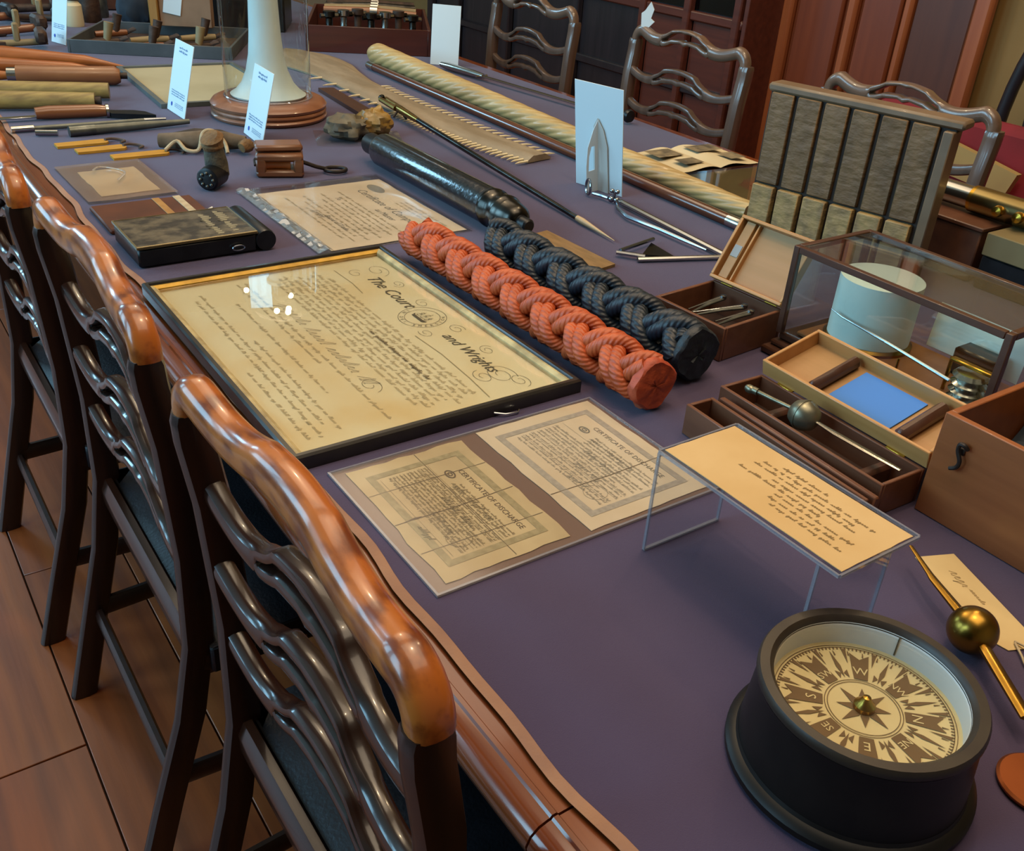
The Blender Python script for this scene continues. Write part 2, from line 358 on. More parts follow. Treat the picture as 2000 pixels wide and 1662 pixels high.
# ------------------------------------------------------------------ room
X0, X1, Y0, Y1, ZC = -2.85, 4.4, -3.0, 8.6, 4.0
struct(MB().box(((X0 + X1) / 2, (Y0 + Y1) / 2, -.03), (X1 - X0, Y1 - Y0, .05)).build('floor', floorbase)); fl = bpy.data.objects['floor']
bw = .21; k = 0
for i in range(-5, 21):
    y = -1.0 + (i * .37) % 1.1
    x = i * bw - .085
    if x > X1 - .1: break
    while y < 8.4:
        L = 1.3 + .25 * math.sin(i * 3.1 + y * 2)
        if x < 1.0 or x > 2.2:
            o = MB().box((x + bw / 2, y + L / 2, .0), (bw - .003, L - .003, .02), .0012).build('floor_board', floorm[(i * 7 + int(y * 3)) % 3], fl)
        y += L; k += 1
struct(MB().box((X1 + .05, (Y0 + Y1) / 2, ZC / 2), (.1, Y1 - Y0, ZC)).build('wall_right', wallyel)); wr = bpy.data.objects['wall_right']
struct(MB().box((X0 - .05, (Y0 + Y1) / 2, ZC / 2), (.1, Y1 - Y0, ZC)).build('wall_left', wallcream))
struct(MB().box(((X0 + X1) / 2, Y1 + .05, ZC / 2), (X1 - X0, .1, ZC)).build('wall_back', wallcream))
struct(MB().box(((X0 + X1) / 2, Y0 - .05, ZC / 2), (X1 - X0, .1, ZC)).build('wall_front', wallcream))
struct(MB().box(((X0 + X1) / 2, (Y0 + Y1) / 2, ZC + .05), (X1 - X0, Y1 - Y0, .1)).build('ceiling', ceilm))
# panelled double door in the right wall
dr = bpy.data.objects.new('door_1', None); C.objects.link(dr); dr.location = (4.38, 3.12, 0); struct(dr)
MB().box((-.03, 0, 1.2), (.06, 1.10, 2.4)).build('door_leaf', panelwood, dr)
for y, w_ in ((.53, .07), (.13, .06), (-.18, .05), (-.55, .09)):
    MB().box((-.08, y, 1.2), (.05, w_, 2.4), .015).build('moulding', panelmould, dr)
MB().box((-.075, .33, 1.2), (.03, .28, 2.3), .012).build('panel', panelwood, dr)
MB().box((-.075, -.03, 1.2), (.03, .22, 2.3), .012).build('panel', panelwood, dr)
MB().box((-.075, -.36, 1.2), (.03, .30, 2.3), .012).build('panel', panelwood_d, dr)
# glazed cabinet
cb = thing('glazed_cabinet', 'dark wooden glazed cabinet standing against the wall beyond the far chairs', 'cabinet', (4.1, 5.3, 0))
MB().box((.1, 0, .95), (.26, 3.2, 1.9)).build('carcass', cabdark, cb)
MB().box((.08, -1.615, .95), (.32, .03, 1.9), .004).build('end_panel', shelfw, cb)
for y in (-1.55, -1.18, -.82, -.2, .55, 1.2, 1.58):
    MB().box((-.06, y, .95), (.05, .07 if y > -.5 else .055, 1.9), .01).build('stile', shelfw if y < -.7 else cabwood, cb)
for z in (.05, .42, .80, 1.25, 1.85):
    MB().box((-.05, 0, z), (.04, 3.18, .05), .008).build('rail', shelfw if z == .8 else cabwood, cb)
for y, w_ in ((-1.36, .30), (-1.0, .30), (-.51, .55), (.17, .68), (.87, .58), (1.39, .3)):
    MB().box((-.04, y, 1.32), (.006, w_, .98)).build('glass_pane', cabglass, cb)
    MB().box((-.035, y, .43), (.02, w_, .70), .006).build('lower_panel', shelfw if y < -.9 else cabwood, cb)

# ------------------------------------------------------------------ table
TX0, TX1, TY0, TY1 = .345, 2.22, -.45, 5.6
tb = thing('boardroom_table', 'long polished mahogany boardroom table under the purple cloth', 'table', (0, 0, 0))
prof = [(.03, -.045), (.012, -.043), (.002, -.034), (0, -.024), (.004, -.013), (.012, -.006), (.022, -.003), (.024, -.003), (.026, -.0005), (.031, -.0005), (.033, -.003), (.09, -.003), (.09, -.045)]
ys = [TY0, .402, 1.74, 3.05, 4.3, TY1]
for a, b in zip(ys[:-1], ys[1:]):
    mb = MB(); n = len(prof); vs = []
    for y in (a + .0012, b - .0012): vs += [(TX0 + px, y, T + pz) for px, pz in prof]
    mb.add(vs, [(i, (i + 1) % n, n + (i + 1) % n, n + i) for i in range(n)] + [tuple(range(n)), tuple(range(n, 2 * n))])
    mb.box(((TX0 + .09 + TX1) / 2, (a + b) / 2, T - .024), (TX1 - TX0 - .09, b - a - .0024, .042), .003)
    mb.build('table_leaf', tablewood, tb)
MB().box(((TX0 + TX1) / 2, 2.5, T - .095), (TX1 - TX0 - .5, 5.4, .09)).build('apron', tabledark, tb)
for x in (.95, 1.7):
    for y in (.25, 2.5, 4.9): MB().lathe([(.06, 0), (.07, .03), (.05, .1), (.045, .3), (.065, .5), (.05, .6), (.06, .64)], 16, Matrix.Translation((x, y, .012)), True).build('leg', tabledark, tb)
# cloth
CX0, CX1 = .398, 2.17
ct = thing('tablecloth', 'purple felt cloth covering the long table', 'tablecloth', (0, 0, Tz()))
mb = MB(); NY = 220; ys = [-.4 + 5.9 * i / NY for i in range(NY + 1)]
def wav(y): return .0035 * math.sin(y * 9) + .0025 * math.sin(y * 23 + 1) + .0015 * math.sin(y * 41)
vs = []
for y in ys: vs += [(CX0 + .007 + wav(y), y, .0005), (CX0 + .007 + wav(y), y, .003), (CX1 + .006 * math.sin(y * 3), y, .003), (CX1 + .006 * math.sin(y * 3), y, -.002)]
mb.add(vs, [(4 * i + j, 4 * i + j + 1, 4 * i + j + 5, 4 * i + j + 4) for i in range(NY) for j in range(3)]); mb.build('felt', cloth, ct)
mb = MB(); vs = []
for y in ys:
    x = CX0 + wav(y); vs += [(x - .002, y, .0004), (x - .003, y, .0022), (x + .004, y, .0034), (x + .009, y, .0033)]
mb.add(vs, [(4 * i + j, 4 * i + j + 1, 4 * i + j + 5, 4 * i + j + 4) for i in range(NY) for j in range(3)]); lab(mb.build('hem', hem_m, ct), 'tan raw edge of the cloth')

# ------------------------------------------------------------------ chairs
def ss(a, b, x):
    t = max(0, min(1, (x - a) / (b - a))); return t * t * (3 - 2 * t)
def ladder(W, amp, h_end, h_mid, slot, th, ear=0, N=56, yaw=0):
    up_, lo_ = [], []
    for i in range(N + 1):
        u = -1 + 2 * i / N; a = abs(u)
        zc = -amp * math.sin(min(1, max(0, (1 - a) / .72)) * PI) ** 1 + amp * .55 * ss(.45, 0, a)
        step = (.005 if not ear else .0015) * (1 - ss(.30, .335, a))
        h = h_end + (h_mid - h_end) * ss(.75, .2, a)
        if ear: zc -= .020 * ss(.80, 1, a) ** 1.6; h += .016 * ss(.82, 1, a)
        zt = zc + h / 2 + step + ear * .6 * ss(.5, .85, a) * (1 - ss(.86, 1, a)); zb = zc - h / 2 - .006 * max(0, 1 - a / .07) * (1 if slot else 0)
        g = slot * (max(0, 1 - (a / .52) ** 2)) if slot else 0
        x = .012 * (1 - a * a); y = u * W / 2
        c = (zt + zb) / 2 + .001
        if g > .001:
            up_.append(((x, y, (zt + c + g) / 2), (zt - c - g) / 2)); lo_.append(((x, y, (c - g + zb) / 2), (c - g - zb) / 2))
        else:
            up_.append(((x, y, (zt + zb) / 2), (zt - zb) / 2)); lo_.append(((x, y, (zt + zb) / 2 - .0), (zt - zb) / 2 * .9))
    mb = MB()
    for L in (up_, lo_):
        if L is lo_ and not slot: continue
        mb.sweep([(c, (1, 0, 0), (0, 0, 1), th / 2 * (1 if L is up_ else .94), max(h, .003)) for c, h in L], 14, 3.2)
    return mb
def crest(W, amp, h_end, h_mid, slot, th, R=.036, N=50):
    S = W / 2 - R; up_, lo_ = [], []
    def arc(sg, rev):
        o = []
        for q in range(9):
            t = (PI / 2) * q / 8; o.append(((0, sg * (S + R * math.sin(t)), -R + R * math.cos(t)), (0, sg * math.sin(t), math.cos(t)), h_end / 2 + (.0155 - h_end / 2) * q / 8))
        return o[::-1] if rev else o
    for i in range(N + 1):
        u = -1 + 2 * i / N; a = abs(u)
        zc = -amp * math.sin(min(1, max(0, (1 - a) / .72)) * PI) + amp * .55 * ss(.45, 0, a)
        h = h_end + (h_mid - h_end) * ss(.75, .2, a); g = slot * max(0, 1 - (a / .52) ** 2)
        zt = zc + h / 2; zb = zc - h / 2 - (.008 * max(0, 1 - a / .08) if slot else 0); c = (zt + zb) / 2 + .001; x = .012 * (1 - a * a)
        if g > .001: up_.append(((x, u * S, (zt + c + g) / 2), (0, 0, 1), (zt - c - g) / 2)); lo_.append(((x, u * S, (c - g + zb) / 2), (0, 0, 1), max(.004, (c - g - zb) / 2)))
        else:
            up_.append(((x, u * S, (zt + zb) / 2), (0, 0, 1), (zt - zb) / 2))
            if slot and a < .62: lo_.append(((x, u * S, (zt + zb) / 2), (0, 0, 1), (zt - zb) / 2 * .8))
    mb = MB(); full = arc(-1, True)[:-1] + up_ + arc(1, False)[1:]
    mb.sweep([(c, (1, 0, 0), B, th / 2, h) for c, B, h in full], 16, 2.8)
    if lo_: mb.sweep([(c, (1, 0, 0), B, th / 2 * .95, h) for c, B, h in lo_], 14, 3)
    return mb
def make_chair(label, W, H, crest_m, wood_m, slat_m, group, splay=.10, ca=.011, cs=.0, thick=1.0):
    t = thing('dining_chair', label, 'chair', group=group)
    seat = .47
    for s in (-1, 1):
        y = s * (W / 2 - .014); path = [(-splay, y - s * .030, .0), (-splay * .62, y - s * .025, .14), (-splay * .12, y - s * .016, .32), (.012, y - s * .01, .46), (.016, y - s * .004, .62), (.006, y, .80), (-.006, y, H - .10), (-.008, y, H - .064)]
        # resample
        secs = []
        for i in range(len(path) - 1):
            for q in range(4):
                f = q / 4; c = Vector(path[i]).lerp(Vector(path[i + 1]), f); k_ = (i + f) / (len(path) - 1)
                secs.append((c, (1, 0, 0), (0, 1, 0), .024 - .003 * k_, (.0135 + .0015 * k_) * thick))
        secs.append((path[-1], (1, 0, 0), (0, 1, 0), .018, .0145 * thick))
        MB().sweep(secs, 12, 3.5).build('rear_leg', wood_m, t)
        yf = s * (W / 2 - .012)
        MB().sweep([((.43, yf, .0), (1, 0, 0), (0, 1, 0), .018, .018), ((.43, yf, .44), (1, 0, 0), (0, 1, 0), .022, .022)], 8, 4).build('front_leg', wood_m, t)
        MB().sweep([((-splay * .45, y - s * .026, .19), (0, 1, 0), (0, 0, 1), .009, .019), ((.43, yf, .19), (0, 1, 0), (0, 0, 1), .009, .019)], 8, 4).build('side_stretcher', wood_m, t)
        MB().sweep([((.012, y - s * .01, .425), (0, 1, 0), (0, 0, 1), .012, .03), ((.43, yf, .425), (0, 1, 0), (0, 0, 1), .012, .03)], 8, 4).build('seat_rail', wood_m, t)
    MB().sweep([((-splay * .45, -W / 2 + .05, .175), (1, 0, 0), (0, 0, 1), .009, .018), ((-splay * .45, W / 2 - .05, .175), (1, 0, 0), (0, 0, 1), .009, .018)], 8, 4).build('rear_stretcher', wood_m, t)
    MB().sweep([((.012, -W / 2 + .03, .43), (1, 0, 0), (0, 0, 1), .014, .032), ((.012, W / 2 - .03, .43), (1, 0, 0), (0, 0, 1), .014, .032)], 8, 4).build('seat_rail', slat_m, t)
    MB().box((.435, 0, .425), (.022, W - .05, .06), .004).build('seat_rail', wood_m, t)
    mb = MB(); n = 10; vs = []
    for i in range(n + 1):
        for j in range(n + 1):
            a, b = i / n * 2 - 1, j / n * 2 - 1; z = .455 + .03 * (1 - a ** 4) * (1 - b ** 4) ** .7
            vs.append((.235 + a * .212, b * (W / 2 - .004), z))
    mb.add(vs, [(i * (n + 1) + j, i * (n + 1) + j + 1, (i + 1) * (n + 1) + j + 1, (i + 1) * (n + 1) + j) for i in range(n) for j in range(n)])
    mb.box((.235, 0, .43), (.425, W - .006, .05), .004); mb.build('seat', leather, t)
    mb = MB()
    for i in range(14):
        x = .04 + .40 * i / 13
        for s in (-1, 1): mb.box((x, s * (W / 2 - .002), .415), (.008, .006, .008), .002)
    stuff(mb.build('nail_heads', brass_nail, [c for c in t.children if c.name.startswith('seat') and not c.name.startswith('seat_rail')][0]))
    crest(W - .026 * thick, ca, .042, .048, cs, .037).build('crest_rail', crest_m, t, (-.006, 0, H - .030))
    for z, th in ((H - .165, .026), (H - .275, .026), (H - .385, .026)):
        ladder(W - .04, .022, .030, .048, .0085, th).build('back_slat', slat_m, t, (.006 if z > .6 else .012, 0, z))
    return t
near = 'ladder-back chairs on the near side'
ch = make_chair('ladder-back chair nearest the camera, its burr wood crest beside the paper sleeve', .535, .985, crestwood, chairwood, slatwood, near)
ch.location = (.256, .664, .011)
for y, x, l in ((1.316, .252, 'ladder-back chair beside the black framed document, second along the near side'), (1.945, .235, 'ladder-back chair at the left picture edge, third along the near side')):
    c = copy_tree(ch); c.location = (x, y, .011); c['label'] = l
farg = 'ladder-back chairs on the far side'
fc = make_chair('far ladder-back chair behind the grooved oak board', .58, .985, crestplain, farwood, farwood, farg, .1, .020, .011, 1.5)
fc.location = (2.52, 1.66, .011); fc.rotation_euler = (0, 0, PI)
for y, l in ((2.55, 'far ladder-back chair with a white paper scrap on its crest'), (3.47, 'far ladder-back chair furthest along, left of the other far chairs')):
    c = copy_tree(fc); c.location = (2.52, y, .011); c['label'] = l
mb = MB(); mb.prism([(-.02, 0), (.004, -.004), (.026, .02), (.012, .03), (.02, .06), (.006, .085), (-.012, .055), (-.024, .045)], -.004, .004)
tag(mb.build('paper_scrap', paper_white, None, (2.52, 2.77, .978), (PI / 2, 0, -.9)), 'torn white paper scrap stuck on top of a far chair', 'paper')

# ------------------------------------------------------------------ framed document
def mitre(par, x0, x1, y0, y1, prof, mat, name):
    mats = mat if isinstance(mat, (list, tuple)) else [mat] * 4
    P = [(x0, y0), (x1, y0), (x1, y1), (x0, y1)]; I = [(1, 1), (-1, 1), (-1, -1), (1, -1)]; n = len(prof)
    for k in range(4):
        l = (k + 1) % 4; vs = []
        for q in (k, l): vs += [(P[q][0] + I[q][0] * d, P[q][1] + I[q][1] * d, z) for d, z in prof]
        MB().add(vs, [(i, (i + 1) % n, n + (i + 1) % n, n + i) for i in range(n)] + [tuple(range(n)), tuple(range(n, 2 * n))]).build(name, mats[k], par)
def ellipse(cx, cy, a, b, n=40, t0=0, t1=2 * PI): return [(cx + a * math.cos(t0 + (t1 - t0) * i / n), cy + b * math.sin(t0 + (t1 - t0) * i / n)) for i in range(n + 1)]
def swirl(mb, cx, cy, r, turns, z, wd, sx=1.4, ph=0, n=40):
    mb.ribbon([(cx + sx * r * (1 - .75 * i / n) * math.cos(ph + turns * 2 * PI * i / n), cy + r * (1 - .75 * i / n) * math.sin(ph + turns * 2 * PI * i / n)) for i in range(n + 1)], wd, z)
rnd = random.Random(3)
FW, FH = .652, .470
fr = thing('framed_document', 'large black framed handwritten document under glass lying on the table', 'framed document', (.625, 1.318, Tz(.0035)), -PI / 2)
hw, hh = FW / 2, FH / 2
mitre(fr, -hw, hw, -hh, hh, [(0, 0), (0, .019), (.003, .022), (.009, .022), (.011, .019), (.011, 0)], blackframe, 'frame_rail')
mitre(fr, -hw + .0112, hw - .0112, -hh + .0112, hh - .0112, [(0, .002), (0, .018), (.004, .0185), (.010, .0145), (.011, .002)], [slip_lit, slip_lit, slip_lit, gilt], 'gilt_slip')  # light fall put into the slip colours: cream sides, gilt side facing away
MB().box((0, 0, .0045), (FW - .024, FH - .024, .005)).build('document', paper_frame, fr)
z = .0078
mb = MB(); mb.text('The Court', .036, -.135, .152, z, .35); mb.text('and Wrights', .030, .143, .148, z, .35)
for (a, b, r, tt, ph) in ((-.235, .178, .022, 1.3, 0), (-.24, .135, .014, 1.2, 2), (.232, .150, .024, 1.6, 1), (.225, .122, .016, 1.4, 3), (.262, .165, .016, 1.5, 0), (-.062, .178, .013, 1.3, 2), (.058, .176, .014, 1.4, 1), (.048, .122, .012, 1.3, 4), (.15, .178, .013, 1.4, 2), (-.16, .182, .012, 1.4, 5)):
    swirl(mb, a, b, r, tt, z, .0007, 1.4, ph)
mb.build('heading', ink_dk, fr)
mb = MB()
SX, SY = -.010, .148
for r in (.042, .031): mb.ribbon(ellipse(SX, SY, r, r), .0008, z)
for i, c_ in enumerate('IN DEI EMERSION'):
    a = PI * 1.08 + i * .125 * PI * .72
    if c_ != ' ': mb.text(c_, .0085, SX + .0365 * math.cos(a), SY + .0365 * math.sin(a), z, 0, a + PI / 2)
def sh(P): return [(SX + .72 * x, SY + .72 * y) for x, y in P]
mb.prism(sh([(-.024, -.016), (.024, -.016), (.031, -.005), (.020, -.008), (-.020, -.008), (-.029, -.003)]), z, z + .0002)
for x, t_ in ((-.017, .022), (.001, .030), (.018, .020)): mb.ribbon(sh([(x, -.008), (x, t_)]), .0007, z)
for cx, w_, y0, y1 in ((-.017, .012, -.003, .006), (-.017, .009, .009, .016), (.001, .015, -.003, .008), (.001, .011, .011, .021), (.018, .010, -.003, .006), (.018, .007, .009, .015)):
    mb.ribbon(sh([(cx - w_ / 2, y0), (cx + w_ / 2, y0), (cx + w_ * .4, y1), (cx - w_ * .4, y1), (cx - w_ / 2, y0)]), .0008, z)
for q in range(5): mb.ribbon(sh([(-.022 + .010 * q, -.010), (-.018 + .010 * q, -.010)]), .0006, z + .0003)
mb.build('seal_emblem', ink_dk, fr)
mb = MB()
mb.ribbon([(-.27, .105), (-.20, .108), (-.15, .104)], .0013, z); mb.ribbon([(.05, .100), (.13, .104), (.22, .100), (.285, .094)], .0014, z)
for i in range(9): scribble(mb, -.285 + .03 * rnd.random() + (.04 if i == 0 else 0), .28 - .03 * rnd.random(), .078 - i * .0118, .0068, z, .0007, rnd, .6)
for i, yy in enumerate((-.068, -.082)): scribble(mb, -.28, .27 - .2 * i, yy, .0062, z, .0007, rnd, .6)
for i, yy in enumerate((-.112, -.140, -.156, -.171, -.190)): scribble(mb, (-.20, -.05, -.26, -.24, .05)[i], (.16, .27, .24, .27, .27)[i], yy, .0058, z, .0007, rnd, .6)
stuff(mb.build('handwriting', ink_faint, fr))
mb = MB(); scribble(mb, -.17, .16, -.050, .022, z, .0008, rnd, .7, .10, (5, 9)); swirl(mb, .17, -.045, .018, 1.2, z, .0007)
scribble(mb, .0, .20, .040, .0075, z, .0011, rnd, .6); stuff(mb.build('signature', ink, fr))
MB().box((0, 0, .0125), (FW - .026, FH - .026, .0015)).build('glass_pane', glass_frame, fr)
mb = MB(); mb.tube([(.335, -.14, .004), (.342, -.15, .004), (.338, -.16, .003), (.331, -.165, .003)], .0016, 6); mb.tube([(.330, -.132, .003), (.337, -.143, .003)], .0016, 6)
MB().tube([(.326, -.165 + .24, .006), (.334, -.15 + .24, .004), (.336, -.13 + .24, .003), (.332, -.125 + .24, .004)], .0016, 6).build('hanging_hook', steel, fr)

# ------------------------------------------------------------------ certificates in the A3 sleeve
def wavy_sheet(w, h, z, amp, nx=24, ny=18, seed=0, taper=1.0):
    mb = MB(); vs = []
    for i in range(nx + 1):
        for j in range(ny + 1):
            x, y = -w / 2 + w * i / nx, -h / 2 + h * j / ny
            e = min(1, min(i, nx - i, j, ny - j) / 2)
            vs.append((x, y, z + amp * (mnoise.noise(Vector((x * 14 + seed, y * 14, seed))) * .5 + .5) * (.35 + .65 * e)))
    return mb.add(vs, [(i * (ny + 1) + j, i * (ny + 1) + j + 1, (i + 1) * (ny + 1) + j + 1, (i + 1) * (ny + 1) + j) for i in range(nx) for j in range(ny)])
slv = thing('document_sleeve', 'flat clear plastic sleeve holding two old discharge certificates', 'plastic sleeve', (.643, .829, Tz(.0035)), -PI / 2)
MB().box((0, 0, .0004), (.278, .432, .0006)).build('backing', sleeve_m, slv)
wavy_sheet(.278, .432, .0031, .0006).build('film', sleeve_clear, slv)
mitre(slv, -.1395, .1395, -.2165, .2165, [(0, 0), (0, .0034), (.003, .0036), (.0035, 0)], acryl_edge, 'welded_edge')
def certificate(cx, cy, w, h, pm, bm_, im, em, label, lefty, seed):
    c = thing('certificate', label, 'certificate', (cx, cy, Tz(.0048)), -PI / 2); rn = random.Random(seed)
    MB().prism(sheet_poly(w, h, rn, .0022 if lefty else .0012, 9), 0, .0005).build('sheet', pm, c)
    z = .0009; iw, ih = w / 2 - .022, h / 2 - .018; mb = MB()
    for (x0, x1, y0, y1) in ((-iw, iw, ih - .010, ih), (-iw, iw, -ih, -ih + .010), (-iw, -iw + .010, -ih + .010, ih - .010), (iw - .010, iw, -ih + .010, ih - .010)):
        mb.quad([(x0, y0, z), (x1, y0, z), (x1, y1, z), (x0, y1, z)])
    mb.build('printed_border', bm_, c)
    mb = MB(); mb.text('CERTIFICATE OF DISCHARGE', .0112, .012, ih - .024, z); mb.text('', .007, -iw + .045, -ih + .05 if False else ih - .024, z) if False else None
    mb.ribbon(ellipse(-iw + .045, ih - .040, .009, .0055, 24), .0022, z); mb.ribbon(ellipse(-iw + .045, ih - .040, .004, .0025, 16), .0016, z)
    mb.build('heading', im, c)
    mb = MB(); rows = 15
    for i in range(rows):
        y = ih - .042 - i * (2 * ih - .062) / rows
        x0 = -iw + .016 + (.055 if i < 4 else 0)
        scribble(mb, x0, iw - .016 - (.03 if i % 4 == 3 else 0), y, .0036, z, .00055, rn, .1, .10, (4, 9))
    for i in range(4): scribble(mb, -.04 + .02 * i, .05, ih - .05 - i * .028, .008, z, .0008, rn, .5, .12)
    for i in range(6): mb.ribbon([(-iw + .014, ih - .056 - i * .014), (iw - .014, ih - .056 - i * .014)], .0004, z)
    mb.ribbon(ellipse(iw - .04, -ih + .038, .016, .016, 28), .0007, z)
    stuff(mb.build('entries', em, c))
    mb = MB(); x = w * (.02 if lefty else .17); mb.ribbon([(x, -h / 2 + .002), (x + .002, 0), (x - .001, h / 2 - .002)], .0011, z + .0001)
    if lefty:
        for x in (-w * .25, w * .27): mb.ribbon([(x, -h / 2 + .002), (x + .002, h / 2 - .002)], .0008, z + .0001)
        mb.ribbon([(-w / 2 + .003, .012), (w / 2 - .003, .010)], .0007, z + .0001)
        mb.prism([(w * .02, -h / 2 + .014), (w * .025, -h / 2 + .022), (w * .018, -h / 2 + .04), (w * .01, -h / 2 + .03)], z, z + .0003)
    mb.build('fold_crease', ink, c)
certificate(.534, .831, .252, .176, paper_tan, border_tan, ink, M('entry_ink', '#86734c', r=.8), 'stained creased discharge certificate on the left in the plastic sleeve', True, 5)
certificate(.750, .832, .262, .200, paper_pale, border_grey, ink_grey, M('entry_ink_grey', '#968c78', r=.8), 'paler discharge certificate on the right in the plastic sleeve, wide blank margin', False, 9)

# ------------------------------------------------------------------ competency certificate in a clear bag
s2 = thing('clear_bag', 'crinkled clear plastic bag over the certificate near the telescope', 'plastic bag', (.925, 1.915, Tz(.0035)), -PI / 2)
MB().box((0, 0, .0004), (.452, .360, .0006)).build('back_film', sleeve_clear, s2)
wavy_sheet(.452, .360, .0032, .0055, 44, 34, 3).build('front_film', sleeve_clear, s2)
mb = MB(); rn = random.Random(12); vs = []
for i in range(41):
    x = -.226 + .452 * i / 40
    for j in range(5): vs.append((x, -.18 + .034 * j / 4, .004 + .007 * rn.random() * (1 if 0 < j < 4 else .2)))
mb.add(vs, [(i * 5 + j, i * 5 + j + 1, i * 5 + j + 6, i * 5 + j + 5) for i in range(40) for j in range(4)])
mb.build('crinkled_edge', glass('crinkle', (.95, .96, .97), .25, .12, '#b9c4cc', .3), s2, angle=10)
pc = thing('competency_certificate', 'cream certificate of competency inside the crinkled clear bag', 'certificate', (.935, 1.90, Tz(.0048)), -PI / 2); rn = random.Random(21)
MB().prism(sheet_poly(.405, .318, rn, .0015), 0, .0005).build('sheet', paper_pale, pc); z = .0009
mb = MB(); mb.text('Certificate of Competency', .030, .02, .075, z, .25); mb.text('as Master', .021, .045, .045, z, .25); mb.text('Board of Trade', .017, .05, -.075, z, .25); mb.text('London', .017, -.02, -.085, z, .25); mb.text('To', .017, -.10, -.0, z, .25); mb.build('heading', ink_grey, pc)
mb = MB()
for i in range(3): scribble(mb, -.02, .17, .105 + i * .012, .006, z, .0008, rn)
for i in range(10): scribble(mb, -.15 + .04 * (i % 3), .17 - .03 * (i % 2), .022 - i * .0145, .0065, z, .0009, rn)
stuff(mb.build('handwriting', ink_faint, pc))
MB().prism([(a, b) for a, b in ellipse(-.135, .115, .035, .016, 20)][:-1], z, z + .0002).build('stamp', M('stamp_grey', '#7c735f', r=.8), pc)

# ------------------------------------------------------------------ letter on its acrylic riser
ar = thing('acrylic_riser', 'clear acrylic riser stand carrying the orange handwritten letter', 'display stand', (.744, .516, Tz(.0035)))
MB().box((0, 0, .1385), (.124, .254, .003), .0005).build('top_plate', acryl, ar)
for s in (.1255, -.102): MB().box((0, s, .0685), (.124, .003, .137), .0005).build('end_plate', acryl, ar)
for s in (.1255, -.102):
    mb = MB()
    mb.box((0, s, .0012), (.124, .004, .0024)); mb.box((.0615, s, .069), (.0024, .0036, .134)); mb.box((-.0615, s, .069), (.0024, .0036, .134)); mb.build('polished_edge', acryl_edge, ar)
for s in (1, -1): MB().box((s * .0622, 0, .1385), (.0026, .252, .0036)).build('polished_edge', acryl_edge, ar)
for s in (1, -1): MB().box((0, s * .1262, .1385), (.122, .0026, .0036)).build('polished_edge', acryl_edge, ar)
lt = thing('letter', 'orange brown handwritten letter lying on the acrylic riser', 'letter', (.742, .515, Tz(.1442)), -PI / 2); rn = random.Random(31)
MB().prism(sheet_poly(.246, .110, rn, .0004), 0, .0008).build('sheet', paper_or, lt)
mb = MB()
for i, (a, b) in enumerate(((-.03, .03), (-.05, .10), (-.055, .08), (-.02, .09), (-.06, .05), (.0, .10), (.0, .085), (.01, .10))): scribble(mb, a, b, .034 - i * .0095, .0045, .0012, .0007, rn, .3, .13, (2, 6))
stuff(mb.build('handwriting', M('letter_ink', '#86683a', r=.8), lt))

# ------------------------------------------------------------------ plaited ropes
def plait(label, mat, cut, R, a, sr, L, y0, y1, x, name, phase=0, squash=1.0):
    t = thing(name, label, 'rope', (x, 0, Tz(.0035))); n = 0
    zc = (R + a + sr) * .97
    for cw in (1, -1):
        for base in (0, PI):
            for pair in (-.5, .5):
                pts = []; N = int((y1 - y0) / L * 22)
                for i in range(N + 1):
                    y = y0 + (y1 - y0) * i / N; s_ = (y - y0) / L + phase; 
                    sgn = 1 if cw == 1 else -1
                    s2 = s_ + pair * .128
                    th = sgn * 2 * PI * s2 + base + PI / 2
                    r = R + a * (1 if cw == 1 else -1) * math.cos(4 * PI * s2)
                    fl_ = 1.0
                    pts.append((r * math.cos(th) * 1.02, y, zc + r * math.sin(th) * squash))
                mb = MB().tube(pts, sr, 10, True, True); mb.build('strand', mat, t)
    return t
rd = plait('thick orange plaited mooring rope lying beside the black frame', red_rope, red_cut, .0270, .0068, .0124, .180, .905, 1.60, .918, 'plaited_rope')
nv = plait('thick dark navy plaited mooring rope lying beside the orange rope', navy_rope, navy_cut, .0300, .0075, .0140, .205, .945, 1.50, 1.040, 'plaited_rope', .3)
def cutend(t, y, r, zc, mat, seed):
    rn = random.Random(seed); mb = MB(); vs = []; n = 28
    rings = ((0, .0, -.006), (.35, .0, -.008), (.7, .0, -.005), (.90, .0, -.006), (.98, 0, -.002), (.99, 0, .004), (.93, 0, .012))
    for f, _, dy in rings:
        for k in range(n):
            a = 2 * PI * k / n; rr = r * f * (1 + .06 * math.sin(4 * a + 1) + .02 * math.sin(9 * a)); vs.append((rr * math.cos(a), y + dy + rn.uniform(-.0015, .0015), zc + rr * math.sin(a)))
    mb.add(vs, [(i * n + k, i * n + (k + 1) % n, (i + 1) * n + (k + 1) % n, (i + 1) * n + k) for i in range(len(rings) - 1) for k in range(n)])
    lab(mb.build('cut_end', mat, t), 'flat heat-sealed cut end')
cutend(rd, .897, .041, .044, red_cut, 1); cutend(nv, .936, .046, .050, navy_cut, 2)

